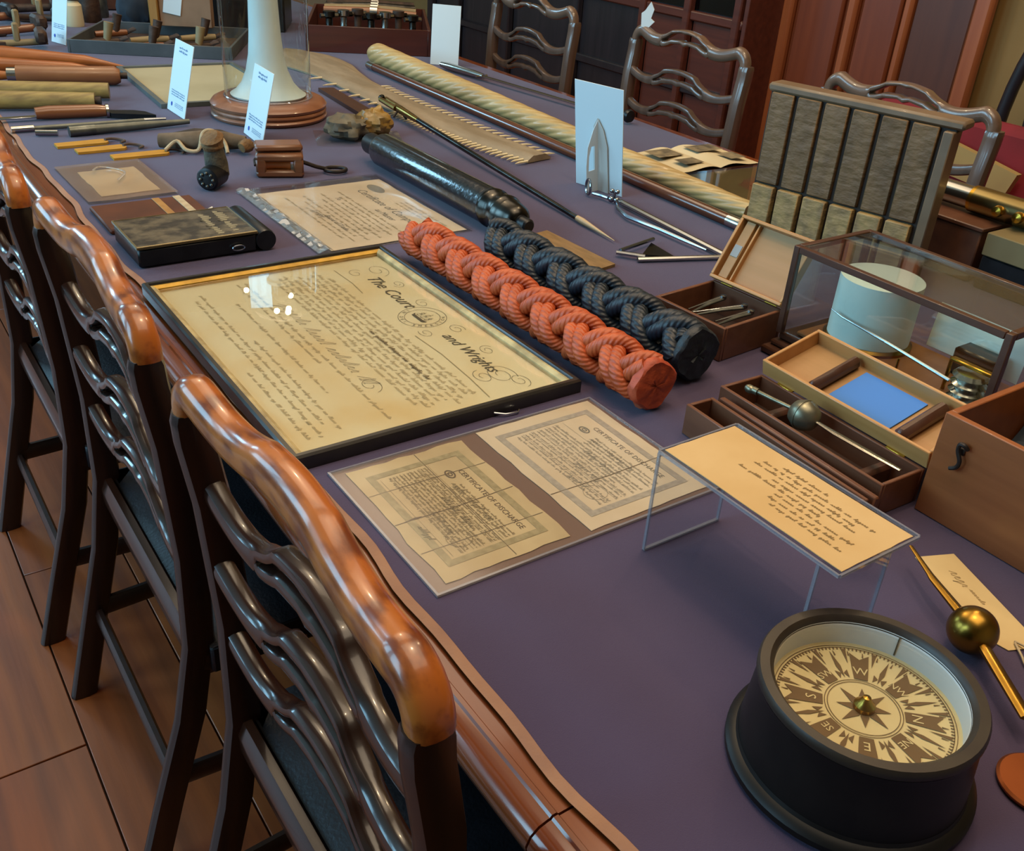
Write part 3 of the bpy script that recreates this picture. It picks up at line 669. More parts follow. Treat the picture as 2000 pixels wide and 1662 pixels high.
# ------------------------------------------------------------------ compass
cp = thing('ship_compass', 'large black bowl ship compass with a cream printed card in the foreground', 'compass', (.636, .305, Tz(.0035)))
MB().lathe([(.0, .0), (.108, 0), (.1115, .004), (.1115, .010), (.108, .014), (.103, .016), (.1015, .02)], 64).build('base_flange', compass_black, cp)
MB().lathe([(.1015, .016), (.101, .03), (.0985, .06), (.0965, .085), (.0975, .090)], 64).build('bowl', compass_black, cp)
MB().lathe([(.0965, .089), (.0985, .092), (.0985, .097), (.0965, .1005), (.088, .1005), (.0842, .097), (.0832, .093)], 64).build('rim', compass_rim, cp)
MB().lathe([(.0835, .095), (.0828, .070)], 64).build('inner_wall', white_enamel, cp)
MB().box((.0822 * math.cos(.33), .0822 * math.sin(.33), .083), (.001, .0012, .022), 0, .33).build('lubber_line', ink_dk, cp)
MB().lathe([(0, .0685), (.0815, .0685), (.0828, .070)], 64).build('card', cardm, cp)
NA = math.atan2(.273 - .345, .688 - .624)          # north on the card
mb = MB(); z = .0692
def pol(r, a): return (r * math.cos(a), r * math.sin(a))
for r in (.034, .0315, .079, .0765): mb.ribbon([pol(r, 2 * PI * i / 64) for i in range(65)], .0007, z)
for k in range(8):
    a = NA + k * PI / 4; d = PI / 8 * .32
    mb.add([(*pol(.028 if k % 2 else .024, a), z), (*pol(.0115, a + .39), z), (0, 0, z), (*pol(.0115, a - .30), z)], [(0, 1, 2, 3)])
    if k % 2 == 0:
        pass
for k in range(32):
    a = NA - k * PI / 16; q = k % 4
    if q == 0:
        mb.add([(*pol(.036, a - .17), z), (*pol(.036, a + .17), z), (*pol(.050, a + .15), z), (*pol(.070, a + .13), z), (*pol(.062, a), z), (*pol(.070, a - .13), z), (*pol(.050, a - .15), z)], [tuple(range(7))])
    elif q == 2:
        for s in (1,): mb.add([(*pol(.037, a), z), (*pol(.052, a + .045), z), (*pol(.072, a), z), (*pol(.052, a - .045), z)], [(0, 1, 2, 3)])
        for s in (-1, 1): mb.add([(*pol(.037, a + s * .12), z), (*pol(.047, a + s * .13), z), (*pol(.043, a + s * .03), z)], [(0, 1, 2)])
    else:
        mb.add([(*pol(.055, a), z), (*pol(.073, a + .028), z), (*pol(.075, a), z), (*pol(.073, a - .028), z)], [(0, 1, 2, 3)])
for k in range(128):
    a = NA + 2 * PI * (k + .5) / 128; mb.add([(*pol(.0735, a - .009), z), (*pol(.0735, a + .009), z), (*pol(.0765, a + .009), z), (*pol(.0765, a - .009), z)], [(0, 1, 2, 3)])
for k in range(64):
    a = NA + 2 * PI * (k + .5) / 64
    if k % 2: mb.add([(*pol(.066, a - .012), z), (*pol(.066, a + .012), z), (*pol(.072, a + .004), z), (*pol(.072, a - .004), z)], [(0, 1, 2, 3)])
mb.build('card_printing', card_brown, cp)
mb = MB()
for k, s_ in enumerate(('N', 'NE', 'E', 'SE', 'S', 'SW', 'W', 'NW')):
    a = NA - k * PI / 4; x, y = pol(.0455, a); mb.text(s_, .0135 if len(s_) == 1 else .0105, x, y, z + .0004, 0, a - PI / 2)
mb.build('card_letters', cardm, cp)
MB().lathe([(.0095, .069), (.0095, .0735), (.006, .077), (.0035, .082), (.0, .0832)], 20).build('pivot_cap', brass, cp)
MB().lathe([(0, .0915), (.0825, .0915)], 48).build('glass_cover', glass_clear, cp)

# ------------------------------------------------------------------ brass hydrometer, manila tag, copper disc
def along(p, q, f): return Vector(p).lerp(Vector(q), f)
hy = thing('brass_hydrometer', 'brass hydrometer with a round ball float behind the compass', 'hydrometer', (.872, .335, Tz(.0035)))
p, q = Vector((.066, .125, .030)), Vector((-.065, -.100, .026)); d = (q - p).normalized(); sd = d.cross(Vector((0, 0, 1))).normalized(); un_ = sd.cross(d)
MB().sweep([(p, sd, un_, .0022, .0010), (p + d * .05, sd, un_, .0036, .0022), (p + d * .06, sd, un_, .0046, .0025), (Vector((0, 0, .028)) - d * .02, sd, un_, .006, .004)], 8, 4).build('stem', brass, hy)
MB().lathe([(.026 * math.sin(PI * i / 20), -.026 * math.cos(PI * i / 20)) for i in range(21)], 32, Matrix.Translation((0, 0, .0275))).build('ball_float', brass, hy)
MB().sweep([(Vector((0, 0, .027)) + d * .022, sd, un_, .006, .005), (q, sd, un_, .0065, .003)], 8, 4).build('lower_stem', brass, hy)
tg = thing('manila_tag', 'manila paper tag with string lying behind the brass hydrometer', 'tag', (.955, .375, Tz(.0035)), math.atan2(-.13, -.055)); rn = random.Random(41)
MB().prism([(-.085, -.026), (.055, -.028), (.078, -.014), (.078, .016), (.058, .028), (-.085, .027)], 0, .001, None).build('card', tagm, tg)
mb = MB(); scribble(mb, -.055, -.03, .0, .012, .0014, .0008, rn); scribble(mb, -.02, .01, .004, .006, .0014, .0006, rn); stuff(mb.build('handwriting', M('tag_ink', '#9a7c4c', r=.8), tg))
MB().tube(sm([(.068, 0, .003), (.085, .006, .006), (.10, .012, .003), (.112, .0, .003), (.105, -.012, .003), (.09, -.008, .004), (.07, -.001, .003)]), .0013, 6).build('string', cordm, tg)
MB().lathe([(0, 0), (.0335, 0), (.0355, .003), (.0355, .005), (.033, .007), (0, .0072)], 40).build('copper_disc', copper, None, (.765, .192, Tz(.0035)))
tag(bpy.data.objects['copper_disc'], 'round copper disc to the right of the compass, cut by the picture edge', 'disc')

# ------------------------------------------------------------------ wooden boxes
def openbox(t, x0, x1, y0, y1, h, th, mat, inner=None, floor_z=.004, name='side_board'):
    cx, cy = (x0 + x1) / 2, (y0 + y1) / 2
    MB().box((cx, cy, floor_z / 2 + .0005), (x1 - x0 - .002, y1 - y0 - .002, floor_z)).build('bottom_board', inner or mat, t)
    for x in (x0 + th / 2, x1 - th / 2): MB().box((x, cy, h / 2), (th, y1 - y0, h), .0012).build(name, mat, t)
    for y in (y0 + th / 2, y1 - th / 2): MB().box((cx, y, h / 2), (x1 - x0 - 2 * th - .0004, th, h), .0012).build(name, mat, t)
# narrow front tray
nt_ = thing('narrow_wooden_tray', 'narrow wooden tray with dark slot in front of the hydrometer box', 'wooden tray', (.935, .675, Tz(.0035)), math.radians(-3))
openbox(nt_, -.028, .022, -.14, .148, .048, .006, mahog, darkbox_in)
MB().box((.030, 0, .026), (.010, .285, .05), .002, 0, Matrix.Rotation(.10, 4, 'Y')).build('hinged_flap', mahog, nt_)
MB().box((-.004, -.135, .034), (.03, .02, .006), .001, .5).build('splinter', lidwood, nt_)
# hydrometer box
hb = thing('hydrometer_box', 'open wooden hydrometer box with a hinged light wood lid', 'instrument box', (1.032, .690, Tz(.0035)), math.radians(-2))
openbox(hb, -.040, .046, -.148, .148, .050, .006, mahog, darkbox_in)
for y in (.07, -.10): MB().box((.003, y, .022), (.072, .018, .030), .005).build('rest_block', dkwood, hb)
ld = MB(); lidt = Matrix.Translation((.047, 0, .050)) @ Matrix.Rotation(math.radians(-14), 4, 'Y')
def lidpart(c, dm, mat, nm, b=.0012, rz=0): return MB().box(c, dm, b, rz, lidt).build(nm, mat, hb)
lidpart((.058, 0, .002), (.112, .294, .004), lidfloor, 'lid_floor')
lidpart((.003, 0, .013), (.006, .298, .026), lidwood, 'lid_side'); lidpart((.115, 0, .013), (.006, .298, .026), lidwood, 'lid_side')
lidpart((.059, .146, .013), (.106, .006, .026), lidwood, 'lid_side'); lidpart((.059, -.146, .013), (.106, .006, .026), lidwood, 'lid_side')
lidpart((.059, .062, .014), (.100, .016, .020), dkwood, 'lid_block', .006); lidpart((.059, -.092, .014), (.098, .020, .020), dkwood, 'lid_block', .007)
for y in (.10, -.10): lidpart((.0, y, .0), (.008, .03, .003), brightbrass, 'hinge', .0005)
bc = MB().box((.060, -.013, .0055), (.086, .108, .002), .0003, 0, lidt).build('blue_card', bluecard, None, (1.032, .690, Tz(.0035)), (0, 0, math.radians(-2)))
tag(bc, 'plain blue card lying in the lid of the hydrometer box', 'card')
hm = thing('silver_hydrometer', 'tarnished silver hydrometer with a round bulb lying in its open box', 'hydrometer', (1.034, .712, Tz(.0035)))
MB().lathe([(.0, -.0235), (.008, -.022), (.016, -.0165), (.0215, -.006), (.0225, -.0015), (.0215, -.0012), (.0215, .0012), (.0225, .0015), (.0215, .006), (.016, .0165), (.008, .022), (0, .0235)], 28, Matrix.Translation((0, 0, .054)) @ Matrix.Rotation(PI / 2, 4, 'X')).build('bulb', bulbmetal, hm)
MB().tube([(.0, .022, .054), (-.004, .05, .054), (-.006, .085, .053)], [.003, .0032, .0035], 10).build('neck', bulbmetal, hm)
MB().lathe([(0, -.008), (.004, -.007), (.0065, -.003), (.0065, .003), (.004, .007), (0, .008)], 16, Matrix.Translation((-.008, .096, .052)) @ Matrix.Rotation(PI / 2, 4, 'X')).build('weight', bulbmetal, hm)
mb = MB(); mb.tube([(-.006, .082, .053), (-.007, .090, .053)], .0055, 12); mb.build('collar', bulbmetal, hm)
MB().sweep([((0, -.022, .054), (1, 0, 0), (0, 0, 1), .003, .0022), ((.0, -.055, .053), (1, 0, 0), (0, 0, 1), .0055, .0020), ((.002, -.105, .052), (1, 0, 0), (0, 0, 1), .0055, .0018), ((.004, -.158, .051), (1, 0, 0), (0, 0, 1), .0035, .0014)], 8, 4).build('stem', silver, hm)
# big right box
rb = thing('open_wooden_box', 'tall open reddish wooden box with a dark hook latch at the right edge', 'wooden box', (1.055, .530, Tz(.0035)), 0)
openbox(rb, 0, .215, -.30, 0, .146, .010, warmbox, darkbox_in)
for a, b in ((.012, .20),): MB().box((a - .0135, -.035, .108), (.003, .010, .010), .002, 0).build('hook_plate', iron, rb)
MB().tube(sm([(-.004, -.043, .115), (-.008, -.040, .120), (-.008, -.034, .119), (-.008, -.034, .110), (-.008, -.040, .098), (-.007, -.038, .088), (-.006, -.030, .082)]), .0028, 8).build('hook_latch', iron, rb)
mb = MB(); vs = []
for i in range(13):
    for j in range(13): vs.append((.013 + .189 * i / 12, -.287 + .274 * j / 12, .075 + .04 * mnoise.noise(Vector((i * .35, j * .35, 2)))))
mb.add(vs, [(i * 13 + j, i * 13 + j + 1, (i + 1) * 13 + j + 1, (i + 1) * 13 + j) for i in range(12) for j in range(12)])
tag(mb.build('folded_cloth', navybag, None, (1.055, .530, Tz(.0035))), 'dark blue cloth stuffed inside the open reddish box', 'cloth')
# small instrument box with open lid
ob = thing('instrument_case', 'small open wooden case with a propped light wood lid behind the navy rope', 'instrument box', (1.205, 1.052, Tz(.0035)), math.radians(4))
openbox(ob, -.078, .078, -.080, .080, .060, .007, mahog, darkbox_in)
lidt = Matrix.Translation((.078, 0, .060)) @ Matrix.Rotation(math.radians(-58), 4, 'Y')
for c, dm, mt_, nm in (((.062, 0, .002), (.122, .156, .004), lidfloor, 'lid_floor'), ((.003, 0, .010), (.006, .160, .020), lidwood, 'lid_side'), ((.121, 0, .010), (.006, .160, .020), lidwood, 'lid_side'), ((.062, .077, .010), (.112, .006, .020), lidwood, 'lid_side'), ((.062, -.077, .010), (.112, .006, .020), lidwood, 'lid_side'), ((.062, .058, .008), (.110, .020, .010), lidfloor, 'lid_strip'), ((.062, .040, .007), (.110, .004, .012), lidwood, 'lid_strip')):
    MB().box(c, dm, .001, 0, lidt).build(nm, mt_, ob)
MB().box((.060, .058, .0135), (.022, .016, .001), 0, 0, lidt).build('paper_label', M('grey_label', '#8c8f90', r=.7), ob)
for y in (.05, -.05): MB().box((.0, y, -.001), (.008, .026, .003), .0005, 0, lidt).build('hinge', brightbrass, ob)
for k, (y, rz, L) in enumerate(((.03, .2, .11), (0, -.15, .12), (-.035, .1, .10))):
    ins = thing('drawing_instrument', ('steel dividers lying nearest the lid hinge corner in the small case', 'dark steel compass leg lying across the middle of the small case', 'pale steel ruling pen lying at the near end of the small case')[k], 'instrument', (1.205, 1.045 + y, Tz(.0205)), rz)
    MB().sweep([((-L / 2, 0, .03), (0, 1, 0), (0, 0, 1), .0015, .0015), ((0, 0, .032), (0, 1, 0), (0, 0, 1), .004, .003), ((L * .42, 0, .03), (0, 1, 0), (0, 0, 1), .005, .003)], 8, 4).build('leg', steel_dk, ins)
    MB().lathe([(0, 0), (.006, 0), (.006, .006), (0, .007)], 14, Matrix.Translation((L * .42, 0, .030))).build('joint', steel, ins)
    MB().sweep([((-L / 2 + .01, .012, .03), (0, 1, 0), (0, 0, 1), .0012, .0012), ((L * .42, .004, .032), (0, 1, 0), (0, 0, 1), .004, .0025)], 8, 4).build('leg', steel, ins)

# ------------------------------------------------------------------ barograph in its glass case
bg = thing('barograph_case', 'mahogany and glass display case holding a barograph', 'display case', (1.342, .762, Tz(.0035)))
for d_, z0, z1 in ((.036, 0, .014), (.022, .014, .024), (.010, .024, .038)): MB().box((0, 0, (z0 + z1) / 2), (.184 + 2 * d_ - .03, .374 + .9 * d_, z1 - z0 - .0004), .003).build('base_step', dkwood, bg)
cx, cy, zt = .091, .186, .192
for sx in (-1, 1):
    for sy in (-1, 1): MB().box((sx * cx, sy * cy, (.038 + zt) / 2), (.011, .011, zt - .039), .001).build('corner_post', dkwood, bg)
for sx in (-1, 1):
    MB().box((sx * cx, 0, zt - .0055), (.011, .360, .011), .001).build('top_rail', dkwood, bg)
    MB().box((sx * cx, 0, .1115), (.0025, .360, .138)).build('glass_pane', glass_case, bg)
for sy in (-1, 1):
    MB().box((0, sy * cy, zt - .0055), (.170, .011, .011), .001).build('top_rail', dkwood, bg)
    MB().box((0, sy * cy, .1115), (.170, .0025, .138)).build('glass_pane', glass_case, bg)
MB().box((0, 0, zt - .003), (.170, .360, .003)).build('glass_top', glass_case, bg)
ba = thing('barograph', 'brass barograph with a white paper drum inside the glass case', 'barograph', (1.342, .762, Tz(.042)))
MB().box((0, 0, .004), (.15, .33, .007), .002).build('base_plate', cylwood, ba)
MB().lathe([(0, .016), (.066, .016), (.066, .118), (0, .118)], 48, Matrix.Translation((.006, .085, 0))).build('chart_drum', chartpaper, ba)
MB().lathe([(.0, .008), (.072, .008), (.072, .012), (.068, .016), (0, .016)], 48, Matrix.Translation((.006, .085, 0))).build('drum_flange', brass, ba)
MB().tube([(-.067, .115, .066), (-.070, .09, .062), (-.062, 0, .050), (-.056, -.105, .035)], [.0008, .0018, .0025, .003], 8).build('pen_arm', steel, ba)
MB().lathe([(0, .008), (.026, .010), (.020, .016), (.027, .022), (.020, .028), (.027, .034), (.020, .040), (.027, .046), (.022, .052), (0, .053)], 28, Matrix.Translation((-.035, -.125, 0))).build('capsule_stack', silver, ba)
MB().box((-.035, -.125, .060), (.012, .075, .006), .002).build('bridge', brightbrass, ba)
for y in (-.088, -.162): MB().tube([(-.035, y, .008), (-.035, y, .062)], .003, 8).build('pillar', brass, ba)
MB().tube([(-.060, -.02, .008), (-.060, -.02, .034)], .0022, 8).build('arm_post', brightbrass, ba)
MB().box((-.068, -.13, .012), (.006, .07, .006), .002).build('adjusting_bar', brightbrass, ba)
MB().box((-.068, .035, .0095), (.016, .045, .003), .0006).build('name_plate', M('plate_white', '#c8c8b8', r=.6), ba)
MB().box((.045, -.09, .03), (.04, .07, .045), .004).build('clock_housing', gunmetal, ba)
# paper behind in the case
mb = wavy_sheet(.16, .075, 0, .01, 16, 8, 6); tag(mb.build('paper_chart', chartpaper, None, (1.422, .70, Tz(.092)), (PI / 2 * .92, 0, -PI / 2)), 'loose white chart paper standing behind the barograph mechanism', 'paper')

# ------------------------------------------------------------------ grooved oak board
bd = thing('grooved_oak_board', 'upright dark oak board of vertical strips with a moulded top', 'wooden board', (1.735, 1.237, Tz(.0035)), math.atan2(-.382, .084) )
BW, BH = .40, .33
MB().box((0, -.004, BH / 2 - .006), (BW, .022, BH - .012), .002).build('back_board', groove, bd)
MB().box((.004, .004, BH - .009), (BW + .02, .052, .018), .005).build('top_moulding', boardframe, bd)
MB().box((BW / 2 - .009, -.010, BH / 2 - .01), (.020, .046, BH - .022), .002).build('side_frame', boardframe, bd)
sw = (BW - .028) / 6
for k in range(6):
    x = -BW / 2 + .002 + sw * (k + .5)
    MB().box((x, -.017, .217), (sw - .010, .014, .190), .002, 0).build('upper_strip', boardwood, bd)
    MB().box((x - .001, -.022, .061), (sw - .011, .022, .114), .002, 0).build('lower_strip', boardlight, bd)
# ------------------------------------------------------------------ telescope on the table middle
tl = thing('black_telescope', 'thick black leather covered telescope lying beside the navy rope', 'telescope', (1.158, 0, Tz(.0035)))
def lay(prof, y0, z): return Matrix.Translation((0, y0, z)) @ Matrix.Rotation(PI / 2, 4, 'X')
def ycyl(prof, z, n=36):                   # prof: (radius, y)
    mb = MB(); vs = []; m = len(prof)
    for r, y in prof:
        for k in range(n): a = 2 * PI * k / n; vs.append((r * math.cos(a), y, z + r * math.sin(a)))
    return mb.add(vs, [(i * n + k, i * n + (k + 1) % n, (i + 1) * n + (k + 1) % n, (i + 1) * n + k) for i in range(m - 1) for k in range(n)])
zz = .0435
ycyl([(0, 2.275), (.025, 2.275), (.027, 2.27), (.027, 2.225), (.030, 2.215), (.039, 2.205)], zz).build('eyepiece_cap', black_gloss, tl)
ycyl([(.039, 2.205), (.0415, 2.195), (.041, 1.72), (.0415, 1.70)], zz).build('leather_barrel', tele_leather, tl)
ycyl([(.0415, 1.70), (.043, 1.695), (.043, 1.685), (.040, 1.68), (.040, 1.655), (.042, 1.65), (.042, 1.64), (.038, 1.630)], zz).build('end_ring', gunmetal, tl)
ycyl([(.038, 1.630), (.033, 1.600), (.024, 1.588), (.018, 1.585)], zz).build('end_cone', gunmetal, tl)
ycyl([(.018, 1.586), (.0155, 1.584), (.0155, 1.560), (.012, 1.556), (0, 1.556)], zz).build('end_knob', black_gloss, tl)

# ------------------------------------------------------------------ sawfish rostrum
sf = thing('sawfish_rostrum', 'long toothed sawfish rostrum lying between the telescope and the tusk', 'sawfish saw', (1.53, 2.9, Tz(.0035)))
U_ = [(1.56, 3.74), (1.640, 3.70), (1.672, 3.63), (1.680, 3.54), (1.672, 3.42), (1.640, 3.30), (1.610, 3.15), (1.595, 2.95), (1.597, 2.75), (1.603, 2.54), (1.612, 2.28), (1.618, 2.10)]
L_ = [(1.50, 3.72), (1.43, 3.64), (1.405, 3.55), (1.44, 3.42), (1.46, 3.30), (1.466, 3.18), (1.462, 3.02), (1.462, 2.84), (1.466, 2.68), (1.472, 2.52), (1.490, 2.30), (1.530, 2.085)]
def resamp(P, n):
    d = [0]
    for a, b in zip(P[:-1], P[1:]): d.append(d[-1] + math.dist(a, b))
    o = []
    for i in range(n + 1):
        s_ = d[-1] * i / n; k = 0
        while k < len(d) - 2 and d[k + 1] < s_: k += 1
        f = (s_ - d[k]) / (d[k + 1] - d[k]); o.append((P[k][0] + (P[k + 1][0] - P[k][0]) * f, P[k][1] + (P[k + 1][1] - P[k][1]) * f))
    return o
ua, la = resamp(U_, 60), resamp(L_, 60); mb = MB(); vs = []; m = 8
for (a, b), (c_, d_) in zip(ua, la):
    for j in range(m + 1):
        f = j / m; h = .007 + .012 * math.sin(PI * f) ** .7 + (.003 if j in (2, 6) else 0); vs.append((a + (c_ - a) * f - 1.53, b + (d_ - b) * f - 2.9, h))
    for j in range(m, -1, -1): f = j / m; vs.append((a + (c_ - a) * f - 1.53, b + (d_ - b) * f - 2.9, .002))
q = 2 * (m + 1); fs = [(i * q + j, i * q + (j + 1) % q, (i + 1) * q + (j + 1) % q, (i + 1) * q + j) for i in range(60) for j in range(q)] + [tuple(range(q)), tuple(range(60 * q, 61 * q))]
mb.add(vs, fs); mb.build('blade', bone, sf)
def toothm(L): return MB().sweep([((0, 0, 0), (0, 1, 0), (0, 0, 1), .0048, .0035), ((L * .6, -.002, 0), (0, 1, 0), (0, 0, 1), .0040, .003), ((L, -.008, 0), (0, 1, 0), (0, 0, 1), .0008, .0008)], 6, 2.5)
t0 = toothm(.045).build('tooth', tooth_m, sf); first = True
def teeth(P, side, spec):
    global first
    for y, s_ in spec:
        k = min(range(60), key=lambda i: abs(P[i][1] - y)); x = P[k][0]
        o = t0 if first else t0.copy()
        if not first: C.objects.link(o)
        first = False; o.parent = sf; o.location = (x - 1.53 - side * .004, y - 2.9, .007); o.rotation_euler = (0, 0, 0 if side > 0 else PI); o.scale = (s_, 1 if side > 0 else -1, 1)
teeth(la, -1, [(3.24, 1.2), (3.13, 1.2), (3.03, 1.1), (2.95, 1.0), (2.88, .9), (2.83, .8)] + [(2.70 - .0205 * i, 1.0) for i in range(31)])
teeth(ua, 1, [(3.05 - .034 * i, .8) for i in range(28)])

# ------------------------------------------------------------------ tusk, cane, sword, spear
tk = thing('narwhal_tusk', 'long cream spiral narwhal tusk lying across the table', 'tusk', (0, 0, Tz(.0035))); mb = MB(); vs = []; n = 84; m = 420
a0, a1 = Vector((1.775, 3.46, 0)), Vector((1.735, 1.47, 0)); r_a, r_b = .040, .0235
for i in range(m + 1):
    f = i / m; c_ = a0.lerp(a1, f); r = r_a + (r_b - r_a) * f
    if f < .03: r *= .55 + .45 * math.sin(f / .03 * PI / 2)
    for k in range(n):
        a = 2 * PI * k / n; rr = r * (1 + .085 * (abs(math.cos(4.5 * (a + f * 2 * PI * 3.6))) ** .8 - .62) * (1 if f > .02 else 0) + .015 * math.sin(4 * (a + f * 22.6) + 1))
        vs.append((c_.x + rr * math.cos(a), c_.y, r_a * 1.05 * (1 - f) + r_b * 1.05 * f + rr * math.sin(a)))
mb.add(vs, [(i * n + k, i * n + (k + 1) % n, (i + 1) * n + (k + 1) % n, (i + 1) * n + k) for i in range(m) for k in range(n)] + [tuple(range(n)), tuple(range(m * n, (m + 1) * n))])
mb.build('spiral_shaft', ivory, tk)
cn = thing('walking_cane', 'straight brown wooden cane with silver tips lying beside the tusk', 'cane', (0, 0, Tz(.0035)))
MB().tube([(1.712, 3.32, .015), (1.690, 2.4, .015), (1.667, 1.47, .015)], [.0135, .0145, .0145], 16).build('shaft', cane_m, cn)
MB().tube([(1.7135, 3.375, .015), (1.7133, 3.37, .015), (1.712, 3.318, .015)], [.008, .0135, .0145], 16).build('silver_tip', silver, cn)
MB().tube([(1.667, 1.472, .015), (1.6655, 1.425, .015), (1.6652, 1.415, .015)], [.015, .0145, .009], 16).build('ferrule', silver, cn)
sd_ = thing('silver_sword', 'slim silver sword with a dark round end lying beyond the tusk', 'sword', (0, 0, Tz(.0035))); P0, P1 = Vector((1.985, 3.30, .017)), Vector((2.108, 2.36, .015))
MB().tube([P0.lerp(P1, f) for f in (0, .05, .2, .26)], [.010, .014, .013, .010], 12).build('grip', silver, sd_)
MB().tube([P0.lerp(P1, .25) + Vector((-.025, 0, 0)), P0.lerp(P1, .25) + Vector((.025, .004, 0))], .004, 8).build('guard', silver, sd_)
MB().sweep([(P0.lerp(P1, f), (1, .13, 0), (0, 0, 1), .008, .004) for f in (.25, .6, .97)], 8, 3).build('blade', silver, sd_)
MB().lathe([(0, -.012), (.018, -.010), (.021, 0), (.018, .010), (0, .012)], 18, Matrix.Translation(P1 + Vector((0, -.01, .010))) @ Matrix.Rotation(PI / 2, 4, 'X')).build('end_knob', black_gloss, sd_)
sp = thing('thin_harpoon', 'thin dark harpoon rod with a brass hilt and pale tip beside the telescope', 'harpoon', (0, 0, Tz(.0035))); P0, P1 = Vector((1.452, 2.78, .036)), Vector((1.344, 1.495, .006))
sidev = Vector((1, -.08, 0)).normalized()
MB().tube([P0.lerp(P1, f) for f in (0, .01, .02)], [.006, .012, .009], 10).build('pommel', gunmetal, sp)
for s in (-1, 1): MB().tube([P0.lerp(P1, f) + sidev * s * .009 for f in (.02, .11)], .008, 8).build('hilt_bar', brass, sp)
MB().tube([P0.lerp(P1, f) for f in (.10, .13, .19, .22)], [.011, .012, .010, .008], 10).build('brass_socket', brass, sp)
MB().tube([P0.lerp(P1, f) for f in (.2, .5, .8, .885)], [.0075, .0075, .0065, .006], 10).build('shaft', gunmetal, sp)
MB().tube([P0.lerp(P1, f) for f in (.885, .90, .95, 1.0)], [.0065, .0075, .004, .0008], 10).build('tip', M('tip_pale', '#b39a74', r=.4), sp)
mb = MB(); b0 = P0.lerp(P1, .115)
for s in (-1, 1): mb.tube([b0, b0 + Vector((s * .012 - .01, -.045 * (s + 1.2) * .4, -.021))], .0035, 6)
mb.build('prop_legs', iron, sp)

# ------------------------------------------------------------------ silver folding instrument
si = thing('silver_folding_instrument', 'silver folding measuring instrument with a ring lying near the white easel card', 'instrument', (0, 0, Tz(.0035)))
MB().tube([(1.503 + .006 * math.cos(a) - .0, 1.79 + .016 * math.cos(a), .0235 + .018 * math.sin(a)) for a in [2 * PI * i / 24 for i in range(24)]], .0032, 8, closed=True).build('ring', steel, si)
MB().tube([(1.504, 1.774, .012), (1.517, 1.755, .010), (1.520, 1.732, .010)], [.003, .005, .004], 8).build('link', steel, si)
mb = MB()
for dx, dy, dz, r in ((0, 0, .010, .008), (.006, -.012, .010, .008), (0, 0, .030, .006), (.004, -.014, .031, .006)): mb.lathe([(r * math.sin(PI * i / 8), -r * math.cos(PI * i / 8)) for i in range(9)], 12, Matrix.Translation((1.522 + dx, 1.722 + dy, dz)))
mb.tube([(1.523, 1.716, .01), (1.524, 1.714, .03)], .004, 8); mb.build('hinge_knobs', steel, si)
def bar(a, b, hw_, hh_, nm, mt_=steel):
    a, b = Vector(a), Vector(b); d = (b - a).normalized(); s_ = d.cross(Vector((0, 0, 1))).normalized(); return MB().sweep([(a, s_, s_.cross(d), hw_, hh_), (b, s_, s_.cross(d), hw_, hh_)], 8, 4).build(nm, mt_, si)
bar((1.530, 1.700, .010), (1.498, 1.318, .010), .006, .006, 'long_arm', silver)
bar((1.502, 1.315, .006), (1.315, 1.385, .006), .005, .005, 'cross_arm', silver)
bar((1.335, 1.385, .010), (1.295, 1.43, .010), .006, .004, 'pointed_end'); bar((1.305, 1.43, .012), (1.42, 1.455, .012), .004, .004, 'short_arm')
MB().prism([(1.345, 1.405), (1.412, 1.452), (1.40, 1.362)], .004, .006).build('web_plate', gunmetal, si)
MB().tube([(1.520, 1.700, .010), (1.490, 1.660, .010), (1.470, 1.600, .010), (1.480, 1.50, .010), (1.482, 1.42, .010), (1.487, 1.36, .009)], [.003, .004, .005, .0045, .004, .002], 8).build('curved_arm', steel, si)

